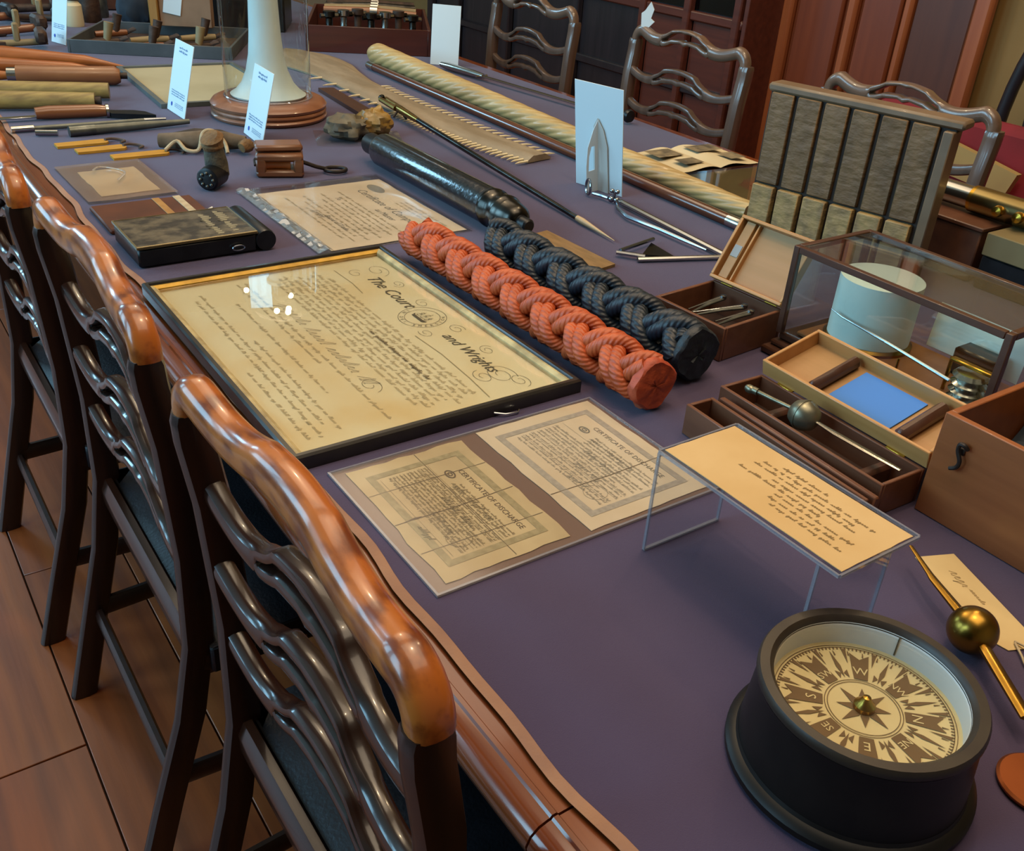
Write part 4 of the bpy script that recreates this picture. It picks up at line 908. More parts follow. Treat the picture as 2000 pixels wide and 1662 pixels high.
# ------------------------------------------------------------------ standing cards
def card(loc, rz, w, h, lean, label, blue=True, strut=False, group=None):
    t = thing('display_card', label, 'card', loc, rz, group); mt = Matrix.Rotation(lean, 4, 'X')
    MB().box((0, 0, h / 2), (w, .002, h), .0003, 0, mt).build('panel', paper_white, t)
    rn = random.Random(int(w * 1e4 + loc[1] * 100))
    if blue:
        mb = MB(); hx = w * .36
        def lines(y, n, hh, wd, x0=-hx, x1=hx, gp=.0):
            for i in range(n): scribble(mb, x0, x1, y - i * hh * 1.8, hh, 0, wd, rn, .1, .1, (3, 7))
        lines(h * .40, 2, .0055, .0011, -hx * .6, hx * .6); lines(-h * .20, 3, .0035, .0007); lines(-h * .36, 3, .0025, .0005, -hx * .3)
        m2 = mt @ Matrix.Translation((0, -.0016, h / 2)) @ Matrix.Rotation(PI / 2, 4, 'X'); mb.v = [tuple(m2 @ Vector(v)) for v in mb.v]; stuff(mb.build('printed_lines', blue_ink, t))
        mb = MB(); mb.prism([(a, b) for a, b in ellipse(-hx * .75, -h * .39, .006, .006, 18)][:-1], 0, .0003, m2); mb.build('round_emblem', M('emblem_blue', '#1f4aa8', r=.6), t)
    if strut:
        mb = MB(); pts = [(-.014, 0), (.014, 0), (.010, h * .62), (0, h * .68), (-.010, h * .62)]
        m2 = mt @ Matrix.Translation((0, -.004, 0)) @ Matrix.Rotation(PI / 2, 4, 'X')
        mb.prism([(-.012, 0), (.034, 0), (.030, h * .45), (.018, h * .60), (.0, h * .70), (-.012, h * .62)], 0, .0015, m2)
        mb.build('easel_backing', M('easel_card', '#b9b6ae', r=.7), t)
        mb = MB(); m3 = mt @ Matrix.Translation((0, -.005, 0)) @ Matrix.Rotation(math.radians(78), 4, 'Z') @ Matrix.Rotation(PI / 2, 4, 'X')
        o_ = [(0, 0), (.034, .004), (.030, h * .40), (.010, h * .62), (0, h * .66)]
        outer = [(0, 0), (-.034, .004), (-.034, h * .25), (-.028, h * .45), (-.012, h * .60), (0, h * .66)]
        hole = [(-.004, h * .20), (-.024, h * .22), (-.024, h * .32), (-.016, h * .42), (-.004, h * .45)]
        # strut with a D-shaped hole: four strips round the hole
        mb.prism([(0, 0), (-.036, .004), (-.036, h * .22), (0, h * .22)], 0, .0012, m3); mb.prism([(0, h * .22), (-.010, h * .22), (-.010, h * .45), (0, h * .45)], 0, .0012, m3)
        mb.prism([(-.029, h * .22), (-.036, h * .22), (-.036, h * .27), (-.031, h * .45), (-.020, h * .45), (-.027, h * .36)], 0, .0012, m3); mb.prism([(0, h * .45), (-.031, h * .45), (-.014, h * .60), (0, h * .68)], 0, .0012, m3)
        mb.build('easel_strut', paper_white, t)
    return t
inf = 'information cards standing on the table'
card((.852, 2.905, Tz(.0045)), -PI / 2 + .02, .148, .200, -.24, 'pale blue lit information card standing in front of the flat pale board')
card((.951, 2.562, Tz(.0045)), -PI / 2 - .06, .156, .188, -.24, 'pale information card leaning beside the lighthouse base')
card((.800, 4.11, Tz(.0045)), -PI / 2 + .3, .10, .22, -.2, 'narrow pale card standing at the end of the wooden fids')
card((2.03, 3.355, Tz(.0045)), -.75, .11, .215, -.12, 'blank white card standing beside the silver sword grip', False)
card((1.563, 1.820, Tz(.0045)), -PI / 2 + .22, .147, .262, .17, 'large white card seen from behind with an easel strut', False, True)

# ------------------------------------------------------------------ lighthouse under a glass dome
lh = thing('lighthouse_model', 'white lighthouse model with a flared foot inside the glass dome', 'model lighthouse', (1.10, 2.81, Tz(.062)))
MB().lathe([(0, 0), (.106, 0), (.109, .005), (.094, .014), (.075, .036), (.060, .07), (.050, .115), (.0445, .175), (.041, .26), (.037, .40), (.034, .48), (.042, .485), (.042, .495), (.0, .495)], 48).build('tower', lightwhite, lh)
MB().lathe([(.0, .495), (.026, .495), (.026, .535), (0, .535)], 24).build('lantern', glass_clear, lh); MB().lathe([(.03, .535), (.02, .555), (0, .57)], 24).build('lantern_roof', greytray, lh)
dm = thing('glass_dome', 'tall clear glass dome on a turned wooden base over the lighthouse', 'glass dome', (1.10, 2.81, Tz(.0035)))
MB().lathe([(0, 0), (.160, 0), (.166, .004), (.168, .010), (.165, .015), (.160, .017), (.164, .019), (.167, .024), (.166, .029), (.161, .031), (.165, .033), (.168, .040), (.160, .050), (.146, .056), (.130, .057), (0, .057)], 56).build('wooden_base', basewood, dm)
MB().lathe([(.124, .058), (.124, .55), (.12, .60), (.10, .645), (.06, .672), (0, .68)], 56).build('dome', glass_clear, dm)
MB().lathe([(.126, .0575), (.128, .060), (.126, .0625), (.122, .060)], 56).build('dome_foot', acryl_edge, dm)

# ------------------------------------------------------------------ pale flat board behind the cards
pb = thing('pale_framed_sheet', 'large pale sheet in a thin grey frame lying flat behind the lighthouse dome', 'framed sheet', (1.05, 3.27, Tz(.0035)), -.05)
MB().box((0, 0, .004), (.37, .56, .006)).build('sheet', M('pale_sheet', '#a89e7e', '#9c9272', 4, r=.6), pb)
mitre(pb, -.20, .20, -.295, .295, [(0, 0), (0, .013), (.016, .013), (.017, .0)], M('grey_frame', '#4e5452', '#5c6260', 10, r=.5), 'frame_rail')

# ------------------------------------------------------------------ boxwood tags
for k, (x0, x1, y, rz, cl) in enumerate(((.470, .597, 2.660, .02, 'left'), (.503, .624, 2.592, .02, 'middle'), (.567, .706, 2.508, .01, 'right'))):
    t = thing('boxwood_tag', ('yellow wooden label strip nearest the row of tools, leftmost of three', 'yellow wooden label strip in the middle of three', 'yellow wooden label strip nearest the small paper bag, rightmost of three')[k], 'wooden label', ((x0 + x1) / 2, y, Tz(.0035)), rz, 'yellow wooden labels')
    L = x1 - x0; MB().prism([(-L / 2, -.019), (L / 2 - .008, -.020), (L / 2, -.010), (L / 2, .012), (L / 2 - .008, .020), (-L / 2, .018)], 0, .006).build('strip', tag_yellow, t)
    MB().tube(sm([(L / 2 - .006, 0, .009), (L / 2 + .012, .01, .007), (L / 2 + .032, .006, .004), (L / 2 + .040, -.012, .004), (L / 2 + .026, -.024, .004)]), .0035, 6).build('cord', cord_dk, t)

# ------------------------------------------------------------------ small paper in bag, leather wallet, black book box
pk = thing('small_paper_bag', 'small clear bag with a folded cream note near the third chair', 'plastic bag', (.524, 2.320, Tz(.0035)), .02)
MB().box((0, 0, .0005), (.195, .295, .0008)).build('back_film', sleeve_clear, pk); wavy_sheet(.195, .295, .0045, .008, 20, 28, 8).build('front_film', glass('bag_film', (.93, .9, .88), .03, .25, '#b08e78', .30), pk)
nt2 = MB().prism(sheet_poly(.13, .20, random.Random(4), .0015), 0, .001); tag(nt2.build('folded_note', paper_cream, None, (.53, 2.315, Tz(.005)), (0, 0, .02)), 'folded cream note inside the small clear bag', 'note')
MB().tube(sm([(-.03, .06, .014), (-.01, .085, .013), (.02, .06, .012), (.03, .02, .013), (.0, -.03, .012)]), .003, 6, flat=.5).build('crease', glass('crease', (.9, .9, .9), .3, .15, '#d8c4ae', .5), pk)
wl = thing('leather_wallet', 'flat brown leather wallet with pale straps tucked behind the black box', 'wallet', (.528, 2.045, Tz(.0035)), 0)
MB().box((0, 0, .006), (.215, .165, .011), .003).build('cover', M('brown_leather', '#4a2614', '#5c3018', 12, r=.5, spec=.3), wl)
for x, m_ in ((.03, ochre), (.075, cordm)): MB().box((x, 0, .0125), (.016, .16, .002), .0006).build('strap', m_, wl)
bb = thing('black_book_box', 'worn black leather book box with a rounded spine beside the framed document', 'book box', (.545, 1.842, Tz(.0035)), 0)
MB().box((-.012, 0, .019), (.228, .165, .036), .004).build('body', black_gloss, bb)
MB().box((-.012, 0, .0395), (.232, .168, .005), .002).build('cover', M('worn_leather', '#2a241b', '#5c523f', 26, r=.45, spec=.4, bump=.5, bsc=60, lo=.42, hi=.6), bb)
ycyl([(0, -.085), (.020, -.085), (.0215, -.08), (.0215, .08), (.020, .085), (0, .085)], .0215, 24).build('spine_roll', black_gloss, bb, (.120, 0, 0))
mitre(bb, -.128, .104, -.084, .084, [(0, .038), (0, .0425), (.003, .043), (.004, .038)], M('edge_brass', '#8a7a55', r=.35, met=.7), 'edge_trim')
mb = MB(); rn = random.Random(77)
for i in range(2): scribble(mb, -.065 + .01 * i, .06, .02 - i * .032, .017, 0, .0042, rn, .1, .05, (4, 7))
m2 = Matrix.Translation((.045, 0, .0424)) @ Matrix.Rotation(-PI / 2, 4, 'Z'); mb.v = [tuple(m2 @ Vector(v)) for v in mb.v]; stuff(mb.build('embossed_lettering', M('emboss', '#8a7f62', r=.5), bb))
MB().tube([(.062 + .012 * math.cos(a), -.089, .016 + .005 * math.sin(a)) for a in [2 * PI * i / 16 for i in range(16)]], .0015, 6, closed=True).build('clasp_ring', steel, bb)
MB().tube([(.05, .086, .03), (.065, .095, .034), (.078, .10, .036)], [.003, .004, .005], 8).build('catch', steel, bb)

# ------------------------------------------------------------------ rope stump, bundle, pulley block, amber lump, wedge
st_ = thing('rope_stump', 'short tarred rope stump standing upright with a round dark foot', 'rope end', (.715, 2.195, Tz(.0035)))
MB().tube([(.014, .012, .024), (.012, .010, .05), (.008, .008, .08), (.006, .006, .098)], [.026, .026, .023, .021], 20).build('stump', tarred, st_)
MB().tube([(.006, .006, .086), (.005, .006, .095), (.006, .004, .102), (.004, .002, .112), (0, 0, .118)], [.022, .026, .023, .027, .018], 16).build('whipping', ropebrown, st_)
MB().tube([(.015, .012, .028), (-.010, -.012, .028), (-.024, -.026, .027), (-.026, -.028, .027)], [.026, .027, .026, .022], 22).build('round_foot', black_gloss, st_)
mb = MB()
for k in range(8): a = 2 * PI * k / 8; e1, e2 = Vector((.707, -.707, 0)), Vector((0, 0, 1)); c_ = Vector((-.0265, -.0285, .027)) + e1 * .015 * math.cos(a) + e2 * .015 * math.sin(a); mb.lathe([(.004 * math.sin(PI * i / 6), -.004 * math.cos(PI * i / 6)) for i in range(7)], 8, Matrix.Translation(c_))
mb.build('strand_ends', steel_dk, st_)
bn = thing('canvas_bundle', 'rolled grey brown canvas bundle tied with light cord beside the lighthouse base', 'bundle', (.80, 2.50, Tz(.0035)), -.25)
MB().tube([(-.11, .03, .022), (-.06, .012, .024), (0, 0, .028), (.05, -.005, .026), (.10, -.02, .024)], [.018, .022, .025, .023, .016], 14).build('canvas_roll', canvas, bn)
MB().tube([(-.09, .055, .02), (-.02, .035, .034), (.04, .02, .034), (.09, .02, .02)], [.012, .016, .015, .01], 12).build('flap', M('canvas_dark', '#33271c', '#473828', 18, r=.9), bn)
MB().tube(sm([(-.10, -.02, .010), (-.07, -.012, .03), (-.05, -.03, .012), (-.02, -.035, .012), (-.005, -.02, .050), (.02, -.015, .054), (.045, -.028, .030), (.05, -.05, .006)]), .0048, 8).build('cord', cordm, bn)
MB().tube([(.09, -.03, .018), (.10, -.05, .024), (.085, -.06, .02)], [.014, .018, .012], 10).build('knot', ropebrown, bn)
pbk = thing('pulley_block', 'small wooden pulley block with an iron shackle beside the rope stump', 'pulley block', (.893, 2.235, Tz(.0035)), math.atan2(-.041, .102))
L, D, H_ = .112, .068, .05
MB().box((0, -.026, .028), (L, .010, .054), .004).build('cheek_rim', blockwood, pbk)
mb = MB(); mb.box((0, 0, .009), (L, D, .018), .005); mb.box((0, 0, .047), (L, D, .018), .005); mb.box((-L / 2 + .012, 0, .028), (.024, D, .036), .004); mb.box((L / 2 - .012, 0, .028), (.024, D, .036), .004)
mb.build('cheek', blockwood, pbk); bpy.data.objects.remove(bpy.data.objects['cheek_rim'])
MB().lathe([(.002, -.030), (.015, -.029), (.012, -.012), (.012, .012), (.015, .029), (.002, .030)], 20, Matrix.Translation((-.004, -.010, .028)) @ Matrix.Rotation(PI / 2, 4, 'Y')).build('sheave', fidwood, pbk)
MB().box((-.002, .014, .066), (.112, .060, .016), .005, .10).build('upper_cheek', blockwood, pbk)
mb = MB(); mb.tube([(-L / 2 - .002, -.03, .030), (-L / 2 - .004, .0, .034), (-L / 2 - .002, .03, .030)], .003, 6); mb.tube([(L / 2, 0, .03), (L / 2 + .03, .004, .018), (L / 2 + .055, .012, .010)], .005, 8); mb.build('iron_strap', iron, pbk)
MB().tube([(L / 2 + .078 + .026 * math.cos(a), .014 + .021 * math.sin(a), .008) for a in [2 * PI * i / 24 for i in range(24)]], .005, 8, closed=True).build('shackle', iron, pbk)
am = thing('amber_sponge_lump', 'yellow brown lump in a clear bag between the lighthouse base and telescope', 'specimen', (1.225, 2.475, Tz(.0035)), -.35)
def lump(cx, cy, cz, rx, ry, rz_, seed, amp=.2):
    mb = MB(); n, m = 28, 16; vs = []
    for i in range(m + 1):
        for k in range(n):
            a, b = 2 * PI * k / n, PI * i / m; p = Vector((math.sin(b) * math.cos(a), math.sin(b) * math.sin(a), math.cos(b))); f = 1 + amp * mnoise.noise(p * 2.3 + Vector((seed, 0, 0))) + amp * .5 * mnoise.noise(p * 6 + Vector((seed, 3, 0)))
            vs.append((cx + rx * p.x * f, cy + ry * p.y * f, max(.001, cz + rz_ * p.z * f)))
    return mb.add(vs, [(i * n + k, i * n + (k + 1) % n, (i + 1) * n + (k + 1) % n, (i + 1) * n + k) for i in range(m) for k in range(n)])
lump(.045, .03, .038, .052, .055, .038, 1, .3).build('amber_lump', amberm, am); lump(-.035, -.01, .034, .060, .052, .033, 5, .3).build('grey_lump', lumpgrey, am)
wavy_sheet(.24, .17, .001, .012, 20, 16, 2).build('clear_bag', sleeve_clear, am)
MB().prism([(1.375, 3.07), (1.425, 3.06), (1.395, 2.70), (1.345, 2.71)], .0, .012).build('timber_offcut', dkwood, None, (0, 0, Tz(.0035))); tag(bpy.data.objects['timber_offcut'], 'dark flat timber offcut lying behind the amber lump', 'wood')
MB().prism([(1.175, 1.60), (1.243, 1.612), (1.250, 1.386), (1.185, 1.375)], .0, .006).build('timber_offcut', M('tan_slat', '#86683e', '#73582f', 20, (4, 1, 1), r=.6), None, (.006, 0, Tz(.0035))); tag(bpy.data.objects['timber_offcut.001'], 'thin tan timber offcut lying beyond the navy rope', 'wood')

# ------------------------------------------------------------------ row of tools at the far left
def xtube(name, label, cat, pts, rr, mat, part='shaft', n=14):
    t = thing(name, label, cat, (0, 0, Tz(.0035))); MB().tube(pts, rr, n).build(part, mat, t); return t
xtube('wooden_fid', 'orange brown pointed wooden fid, furthest of the row of tools', 'fid', [(.25, 3.80, .036), (.55, 3.72, .034), (.78, 3.63, .023), (.90, 3.585, .006)], [.034, .032, .020, .003], fidwood)
xtube('wooden_fid', 'slimmer wooden fid lying just in front of the furthest fid', 'fid', [(.25, 3.63, .028), (.50, 3.60, .028), (.72, 3.55, .018), (.84, 3.52, .005)], [.026, .026, .018, .003], fidwood)
t = xtube('wooden_cylinder', 'brown wooden cylinder with a pale collar in the row of tools', 'wooden tool', [(.53, 3.425, .030), (.80, 3.335, .030), (.815, 3.33, .030)], [.029, .029, .020], cylwood)
MB().tube([(.505, 3.433, .030), (.535, 3.423, .030)], .022, 14).build('collar', silver, t); MB().tube([(.30, 3.50, .028), (.42, 3.46, .028), (.505, 3.433, .028)], [.028, .022, .012], 14).build('handle', fidwood, t)
MB().tube([(.815, 3.33, .03), (.835, 3.325, .03)], .010, 10).build('tip', iron, t)
t = xtube('bamboo_tube', 'pale bamboo tube, upper of two in the row of tools', 'bamboo tube', [(.25, 3.30, .028), (.46, 3.235, .028), (.73, 3.14, .027)], [.026, .025, .023], bamboo)
t = xtube('bamboo_tube', 'pale bamboo tube, lower of two, beside the sheath knife', 'bamboo tube', [(.25, 3.16, .028), (.46, 3.09, .028), (.66, 3.02, .027)], [.026, .025, .023], bamboo)
MB().tube([(.66, 3.02, .024), (.675, 3.015, .024)], .016, 10).build('end_plug', iron, t)
t = thing('sheath_knife', 'brown handled knife with a black sheath in the row of tools', 'knife', (0, 0, Tz(.0035)))
MB().tube([(.485, 2.955, .018), (.52, 2.953, .019), (.64, 2.935, .019), (.665, 2.930, .018)], [.016, .0185, .0175, .015], 14).build('handle', knifewood, t)
MB().tube([(.665, 2.93, .018), (.672, 2.929, .018)], .019, 14).build('bolster', silver, t); MB().prism([(.672, 2.950), (.672, 2.905), (.78, 2.85), (.765, 2.90), (.74, 2.925)], .004, .016).build('sheath', black_gloss, t)
MB().box((.435, 2.955, .010), (.10, .022, .004), .001, -.03).build('blade', steel, t)
t = xtube('metal_spike', 'thin grey metal spike with pale ends in front of the sheath knife', 'spike', [(.45, 2.835, .008), (.74, 2.83, .008)], .0065, greyrod); MB().tube([(.40, 2.835, .009), (.455, 2.834, .009)], .009, 10).build('end_cap', silver, t); MB().tube([(.74, 2.83, .008), (.80, 2.829, .008)], [.007, .004], 10).build('point', steel, t)
t = xtube('metal_spike', 'thick grey metal rod with a pale cap, nearest of the row of tools', 'spike', [(.53, 2.752, .013), (.70, 2.757, .013), (.845, 2.765, .012)], [.0135, .012, .007], greyrod); MB().tube([(.50, 2.765, .009), (.45, 2.785, .009)], .008, 10).build('tip', silver, t); MB().tube([(.525, 2.752, .013), (.59, 2.754, .013)], .0145, 12).build('cap', steel_dk, t)

# ------------------------------------------------------------------ grey tray with tools, boxes and post
gt = thing('grey_tray', 'large dark grey tray of old tools behind the wooden fids', 'tray', (1.00, 3.81, Tz(.0035)), math.atan2(-.23, .41))
openbox(gt, -.24, .34, 0, .46, .045, .010, greytray, darkbox_in)
rn = random.Random(9); tl_ = []
for k, (x, y, rz, L, kind) in enumerate(((-.13, .10, .5, .15, 0), (.04, .06, .45, .15, 1), (.20, .10, .6, .15, 0), (.02, .20, .5, .18, 2), (-.15, .30, .55, .15, 1), (.18, .30, .5, .17, 2))):
    m2 = Matrix.Rotation(math.atan2(-.23, .41), 4, 'Z') @ Vector((x, y, 0))
    t = thing('caulking_tool', ('rusty tool at the front left of the grey tray', 'wooden handled tool at the front middle of the grey tray', 'rusty tool at the front right of the grey tray', 'tan handled tool across the middle of the grey tray', 'dark wooden tool at the back left of the grey tray', 'tan handled tool at the back right of the grey tray')[k], 'tool', (1.00 + m2.x, 3.81 + m2.y, Tz(.012)), rz - .5)
    MB().tube([(-L / 2, 0, .016), (0, 0, .018), (L * .3, 0, .018)], [.011, .014, .011], 10).build('handle', (rust, knifewood, tooltan)[kind], t)
    MB().sweep([((L * .3, 0, .018), (0, 1, 0), (0, 0, 1), .008, .008), ((L * .5, 0, .030), (0, 1, 0), (0, 0, 1), .026, .006)], 8, 4).build('head', rust, t)
    MB().tube([(L * .02, 0, .02), (L * .12, .0, .085)], [.013, .018], 10).build('knob', (tooltan, rust, rust)[kind], t)
hb2 = thing('cardboard_box', 'open brown cardboard flap box with a white hanging tag behind the grey tray', 'cardboard box', (1.285, 4.09, Tz(.05)), math.atan2(-.23, .41))
MB().box((0, 0, .11), (.20, .05, .21), .003).build('panel', cardboard, hb2); MB().box((-.118, -.012, .11), (.034, .06, .215), .003).build('side_post', ochre, hb2)
MB().box((-.06, -.028, .078), (.068, .003, .075), .001, 0, Matrix.Rotation(.18, 4, 'Y')).build('white_tag', paper_white, hb2); MB().box((-.035, -.028, .16), (.05, .003, .09), .001).build('green_label', M('label_green', '#8f9a84', r=.7), hb2)
db = thing('black_deed_box', 'large black deed box standing behind the cardboard box and glass dome', 'box', (1.60, 4.42, Tz(.0035)), -.5)
MB().box((0, 0, .13), (.46, .30, .258), .006).build('body', black_gloss, db); MB().box((0, 0, .275), (.47, .31, .03), .006).build('lid', black_gloss, db); MB().tube([(-.06, -.158, .20), (-.05, -.175, .17), (.05, -.175, .17), (.06, -.158, .20)], .005, 8).build('handle', iron, db)
wb = thing('dark_wooden_chest', 'dark brown wooden chest at the far end of the table behind the jars', 'chest', (1.02, 5.10, Tz(.0035)), -.2)
MB().box((0, 0, .10), (.70, .34, .198), .006).build('body', dkwood, wb); MB().box((0, 0, .212), (.71, .35, .022), .005).build('lid', dkwood, wb); MB().box((0, -.172, .17), (.05, .006, .06), .002).build('lock_plate', brass, wb)
bg2 = thing('navy_bag', 'dark navy cloth bag standing behind the grey tray', 'bag', (1.17, 4.38, Tz(.0035)), -.4); lump(0, 0, .085, .075, .05, .10, 8, .15).build('body', navybag, bg2); MB().tube([(-.03, 0, .18), (-.02, 0, .22), (.02, 0, .22), (.03, 0, .18)], .006, 8).build('handle', navybag, bg2)

# ------------------------------------------------------------------ far left pile of tools and jars
for k, (x, y, rz, L, r_, m1, m2, lbl) in enumerate(((.58, 4.06, -.15, .34, .014, tooltan, rust, 'tan handled mallet at the near edge of the far left tool pile'), (.62, 4.30, .1, .36, .018, knifewood, rust, 'brown handled hammer second from the front in the far left tool pile'), (.80, 4.62, -.6, .30, .016, rust, iron, 'rusty iron hammer beside the narrow pale card'), (.56, 4.56, .2, .38, .02, knifewood, iron, 'long brown handled adze further back in the far left tool pile'), (.75, 4.85, -.2, .44, .02, rust, rust, 'dark iron bar tool at the very back of the far left pile'))):
    t = thing('old_hammer', lbl, 'tool', (x, y, Tz(.0035)), rz)
    MB().tube([(-L / 2, 0, r_), (0, 0, r_ * 1.05), (L / 2, 0, r_ * 1.6)], [r_, r_ * .9, r_ * .8], 10).build('handle', m1, t)
    MB().box((L / 2 - .02, 0, r_ * 1.6 + .02), (.04, .10, .05), .010).build('head', m2, t); MB().box((L / 2 - .10, .0, r_ * 2 + .026), (.022, .022, .065), .005).build('wedge', tooltan, t)
    MB().box((0, 0, r_ * .9), (.07, .024, r_ * 1.7), .004).build('grip_band', rust, t)
for k, (x, y, h, r_, m_, lbl) in enumerate(((.95, 4.50, .10, .035, pagem, 'cream jar standing left of the dark jar at the far left'), (1.04, 4.60, .12, .04, rust, 'dark jar between the cream and grey jars at the far left'), (1.10, 4.72, .14, .04, steel_dk, 'grey metal canister behind the jars at the far left'))):
    t = thing('jar', lbl, 'jar', (x, y, Tz(.0035))); MB().lathe([(0, 0), (r_, 0), (r_ * 1.05, h * .1), (r_, h * .8), (r_ * .7, h * .92), (r_ * .7, h), (0, h)], 20).build('body', m_, t); MB().lathe([(0, h), (r_ * .8, h), (r_ * .8, h + .012), (0, h + .014)], 20).build('lid', iron, t)
tag(MB().prism([(-.05, -.02), (.05, -.012), (.045, .02), (-.045, .012)], 0, .003).build('cream_slip', pagem, None, (.97, 4.30, Tz(.0035)), (0, 0, -.3)), 'small cream paper slip left of the grey tray', 'paper')

# ------------------------------------------------------------------ red wooden tray of instruments
rt_ = thing('red_wooden_tray', 'deep reddish wooden tray of brass instruments behind the tusk end', 'wooden tray', (1.84, 3.65, Tz(.0035)), math.atan2(-.20, .381))
openbox(rt_, -.23, .26, 0, .62, .098, .012, redmah, darkbox_in)
ang = math.atan2(-.20, .381)
for k in range(7):
    v = Matrix.Rotation(ang, 4, 'Z') @ Vector((-.14 + .055 * k, .08 + .05 * (k % 3), 0))
    t = thing('brass_fitting', ('leftmost', 'second', 'third', 'fourth', 'fifth', 'sixth', 'rightmost')[k] + ' of the metal fittings in the front of the red wooden tray', 'fitting', (1.84 + v.x, 3.65 + v.y, Tz(.0085)), 0, 'fittings in the red wooden tray')
    MB().lathe([(0, 0), (.020, 0), (.018, .03), (.011, .045), (.011, .085), (.019, .09), (.019, .105), (0, .106)], 16).build('body', (gunmetal, silver, rust)[k % 3], t); t.scale = (1.25, 1.25, 1.3); MB().tube([(-.03, 0, .092), (.03, 0, .092)], .007, 8).build('crossbar', (silver, gunmetal)[k % 2], t)
for k in range(4):
    v = Matrix.Rotation(ang, 4, 'Z') @ Vector((.02, .25 + .08 * k, 0)); t = thing('long_instrument', ('brown wooden instrument lying across the red tray just behind the fittings', 'tan instrument lying across the red tray, second behind the fittings', 'dark grey metal instrument lying across the red tray, third behind the fittings', 'rusty instrument lying across the very back of the red wooden tray')[k], 'instrument', (1.84 + v.x, 3.65 + v.y, Tz(.105)), ang + .1 * (k - 1), 'long instruments in the red wooden tray')
    MB().tube([(-.19, 0, .02), (.0, 0, .022), (.19, 0, .02)], [.014, .018, .012], 12).build('barrel', (cylwood, tooltan, gunmetal, rust)[k], t); MB().tube([(.0, 0, .022), (.03, 0, .022)], .022, 12).build('collar', silver, t)

# ------------------------------------------------------------------ right background: magazine, picture, cases, brass telescope
mg = thing('open_magazine', 'open magazine with photographs lying beyond the tusk', 'magazine', (2.01, 1.94, Tz(.0035)), -.03)
for s in (-1, 1):
    mb = MB(); vs = []; n = 10
    for i in range(n + 1):
        f = i / n; x = s * .148 * f; z = .004 + .012 * math.sin(PI * min(1, f * 1.3)) * (1 - f) + .002
        for y in (-.105, .105): vs.append((x, y, z))
    mb.add(vs, [(2 * i, 2 * i + 1, 2 * i + 3, 2 * i + 2) for i in range(n)]); mb.build('page', pagem, mg)
for (x, y, w_, h_) in ((-.085, .04, .09, .07), (-.07, -.05, .07, .05), (.07, .045, .10, .06), (.095, -.045, .06, .06)):
    mb = MB(); mb.quad([(x - w_ / 2, y - h_ / 2, .0175), (x + w_ / 2, y - h_ / 2, .0175), (x + w_ / 2, y + h_ / 2, .0175), (x - w_ / 2, y + h_ / 2, .0175)]); mb.build('photograph', photo1, mg)
MB().box((0, 0, .002), (.30, .214, .003)).build('cover', dkwood, mg)
pf = thing('flat_picture_frame', 'flat olive picture with a reddish scene lying in front of the magazine', 'picture', (1.97, 1.645, Tz(.0035)), -.05)
MB().box((0, 0, .005), (.27, .32, .008), .002).build('board', olive, pf); lump(.02, -.02, .009, .07, .09, .002, 4, .4).build('painted_scene', photo2, pf); MB().box((0, 0, .014), (.27, .32, .002)).build('glass_pane', glass_clear, pf)
mb2 = thing('mahogany_chest', 'plain mahogany chest under the brass telescope behind the grooved board', 'chest', (1.975, 1.145, Tz(.0035)), 0); MB().box((0, 0, .054), (.18, .30, .106), .003).build('body', mahog_x, mb2); MB().box((0, 0, .1115), (.186, .306, .009), .002).build('lid', mahog_x, mb2)
bk = thing('black_case', 'black case with an olive upper half at the right edge under the brass telescope', 'case', (1.965, .765, Tz(.0035)), 0); MB().box((0, 0, .034), (.18, .42, .068), .003).build('body', black_gloss, bk); MB().box((0, 0, .0925), (.184, .424, .047), .002).build('lid', olive, bk)
bt = thing('brass_telescope', 'long brass and silver telescope lying across two boxes at the right edge', 'telescope', (1.965, 0, Tz(.1205)))
for y0, y1, r_, m_, nm in ((1.36, 1.22, .020, silver, 'draw_tube'), (1.22, 1.07, .024, silver, 'draw_tube'), (1.07, .66, .028, M('pale_brass', '#a08c5c', r=.25, met=1), 'main_tube')): ycyl([(0, y0), (r_, y0), (r_, y1), (0, y1)], .028, 24).build(nm, m_, bt)
for y in (1.22, 1.07, .98): ycyl([(.02, y + .01), (.0275, y + .008), (.0275, y - .008), (.02, y - .01)], .028, 24).build('collar', brightbrass, bt)
for y in (.955, 1.0): MB().lathe([(0, -.010), (.010, -.008), (.012, 0), (.010, .008), (0, .010)], 14, Matrix.Translation((-.035, y, .028)) @ Matrix.Rotation(PI / 2, 4, 'Y')).build('screw_knob', brightbrass, bt)
# settle, cloth, hoop chair
se = thing('red_upholstered_bench', 'red upholstered bench beyond the far chairs at the right', 'bench', (3.15, 1.55, .011))
MB().box((0, 0, .34), (.55, 1.6, .20), .03).build('seat_cushion', redcloth, se); MB().box((.26, 0, .60), (.08, 1.6, .34), .03).build('back_cushion', redcloth, se); MB().box((0, 0, .22), (.56, 1.62, .05), .01).build('frame', dkwood, se)
for x in (-.24, .24):
    for y in (-.75, .75): MB().box((x, y, .10), (.05, .05, .20), .006).build('leg', dkwood, se)
mb = MB(); mb.prism([(-.20, -.06), (.06, -.045), (.19, -.02), (.20, .05), (.05, .055), (-.19, .06)], 0, .03); tag(mb.build('folded_cream_cloth', creamcloth, None, (3.33, 1.89, .63), (PI / 2, .15, -PI / 2)), 'cream folded cloth leaning on the back of the red bench', 'cloth')
hc = thing('hoop_back_chair', 'dark hoop-back chair by the yellow wall at the right edge', 'chair', (3.95, 1.80, .011))
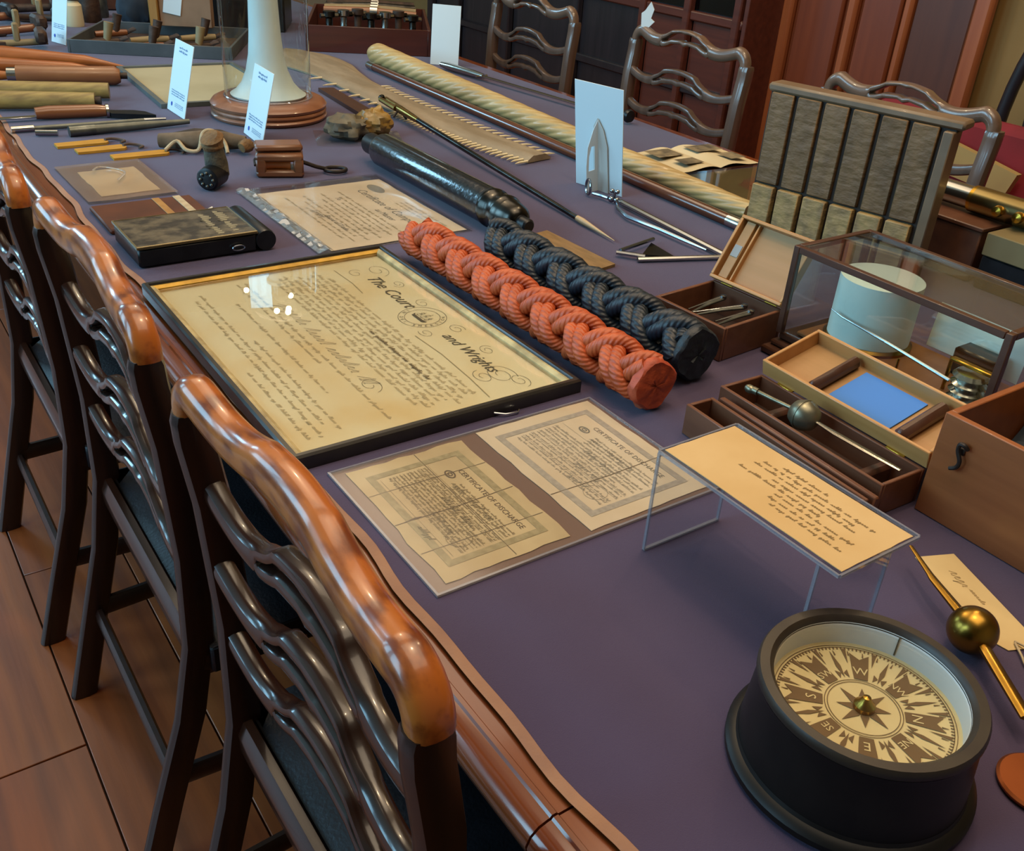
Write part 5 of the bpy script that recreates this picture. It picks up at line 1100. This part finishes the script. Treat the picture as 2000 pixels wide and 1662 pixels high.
hoop = [(0, .36 * math.cos(a) * 1.0, .62 + .68 * math.sin(a)) for a in [PI * i / 24 for i in range(25)]]
MB().tube([(0, .34, .42)] + hoop + [(0, -.34, .42)], .026, 10).build('hoop', cabwood, hc); MB().box((-.22, 0, .43), (.5, .7, .05), .015).build('seat', cabwood, hc)
for y in (-.24, -.12, 0, .12, .24): MB().tube([(0, y, .44), (0, y * 1.1, .62 + .66 * math.sqrt(max(0, 1 - (y * 1.1 / .36) ** 2)))], .012, 8).build('spindle', cabwood, hc)
for x in (-.42, -.03):
    for y in (-.28, .28): MB().tube([(x, y, 0), (x * .9, y * .9, .42)], .02, 8).build('leg', cabwood, hc)

# ------------------------------------------------------------------ sub-parts: pieces that belong to a part
def base(n): return n.split('.')[0]
SUB = {'framed_document': ('document', ('heading', 'seal_emblem', 'handwriting', 'signature')), 'certificate': ('sheet', ('printed_border', 'heading', 'entries', 'fold_crease')),
       'competency_certificate': ('sheet', ('heading', 'handwriting', 'stamp')), 'letter': ('sheet', ('handwriting',)), 'manila_tag': ('card', ('handwriting', 'string')),
       'hydrometer_box': ('lid_floor', ('lid_side', 'lid_block', 'hinge')), 'instrument_case': ('lid_floor', ('lid_side', 'lid_strip', 'hinge', 'paper_label')),
       'display_card': ('panel', ('printed_lines', 'round_emblem', 'easel_backing', 'easel_strut')), 'ship_compass': ('card', ('card_printing', 'card_letters', 'pivot_cap')),
       'black_book_box': ('cover', ('embossed_lettering', 'edge_trim')), 'open_wooden_box': ('side_board', ('hook_plate', 'hook_latch')), 'cardboard_box': ('panel', ('white_tag', 'green_label')),
       'lighthouse_model': ('tower', ('lantern', 'lantern_roof')), 'barograph': ('chart_drum', ('drum_flange',)), 'glazed_cabinet': ('carcass', ('glass_pane', 'lower_panel')), 'door_1': ('door_leaf', ('moulding', 'panel'))}
for o in [o for o in C.objects if o.parent is None and base(o.name) in SUB]:
    top, subs = SUB[base(o.name)]; kids = list(o.children)
    p = [k_ for k_ in kids if base(k_.name) == top][0]
    for k_ in kids:
        if base(k_.name) in subs: k_.parent = p
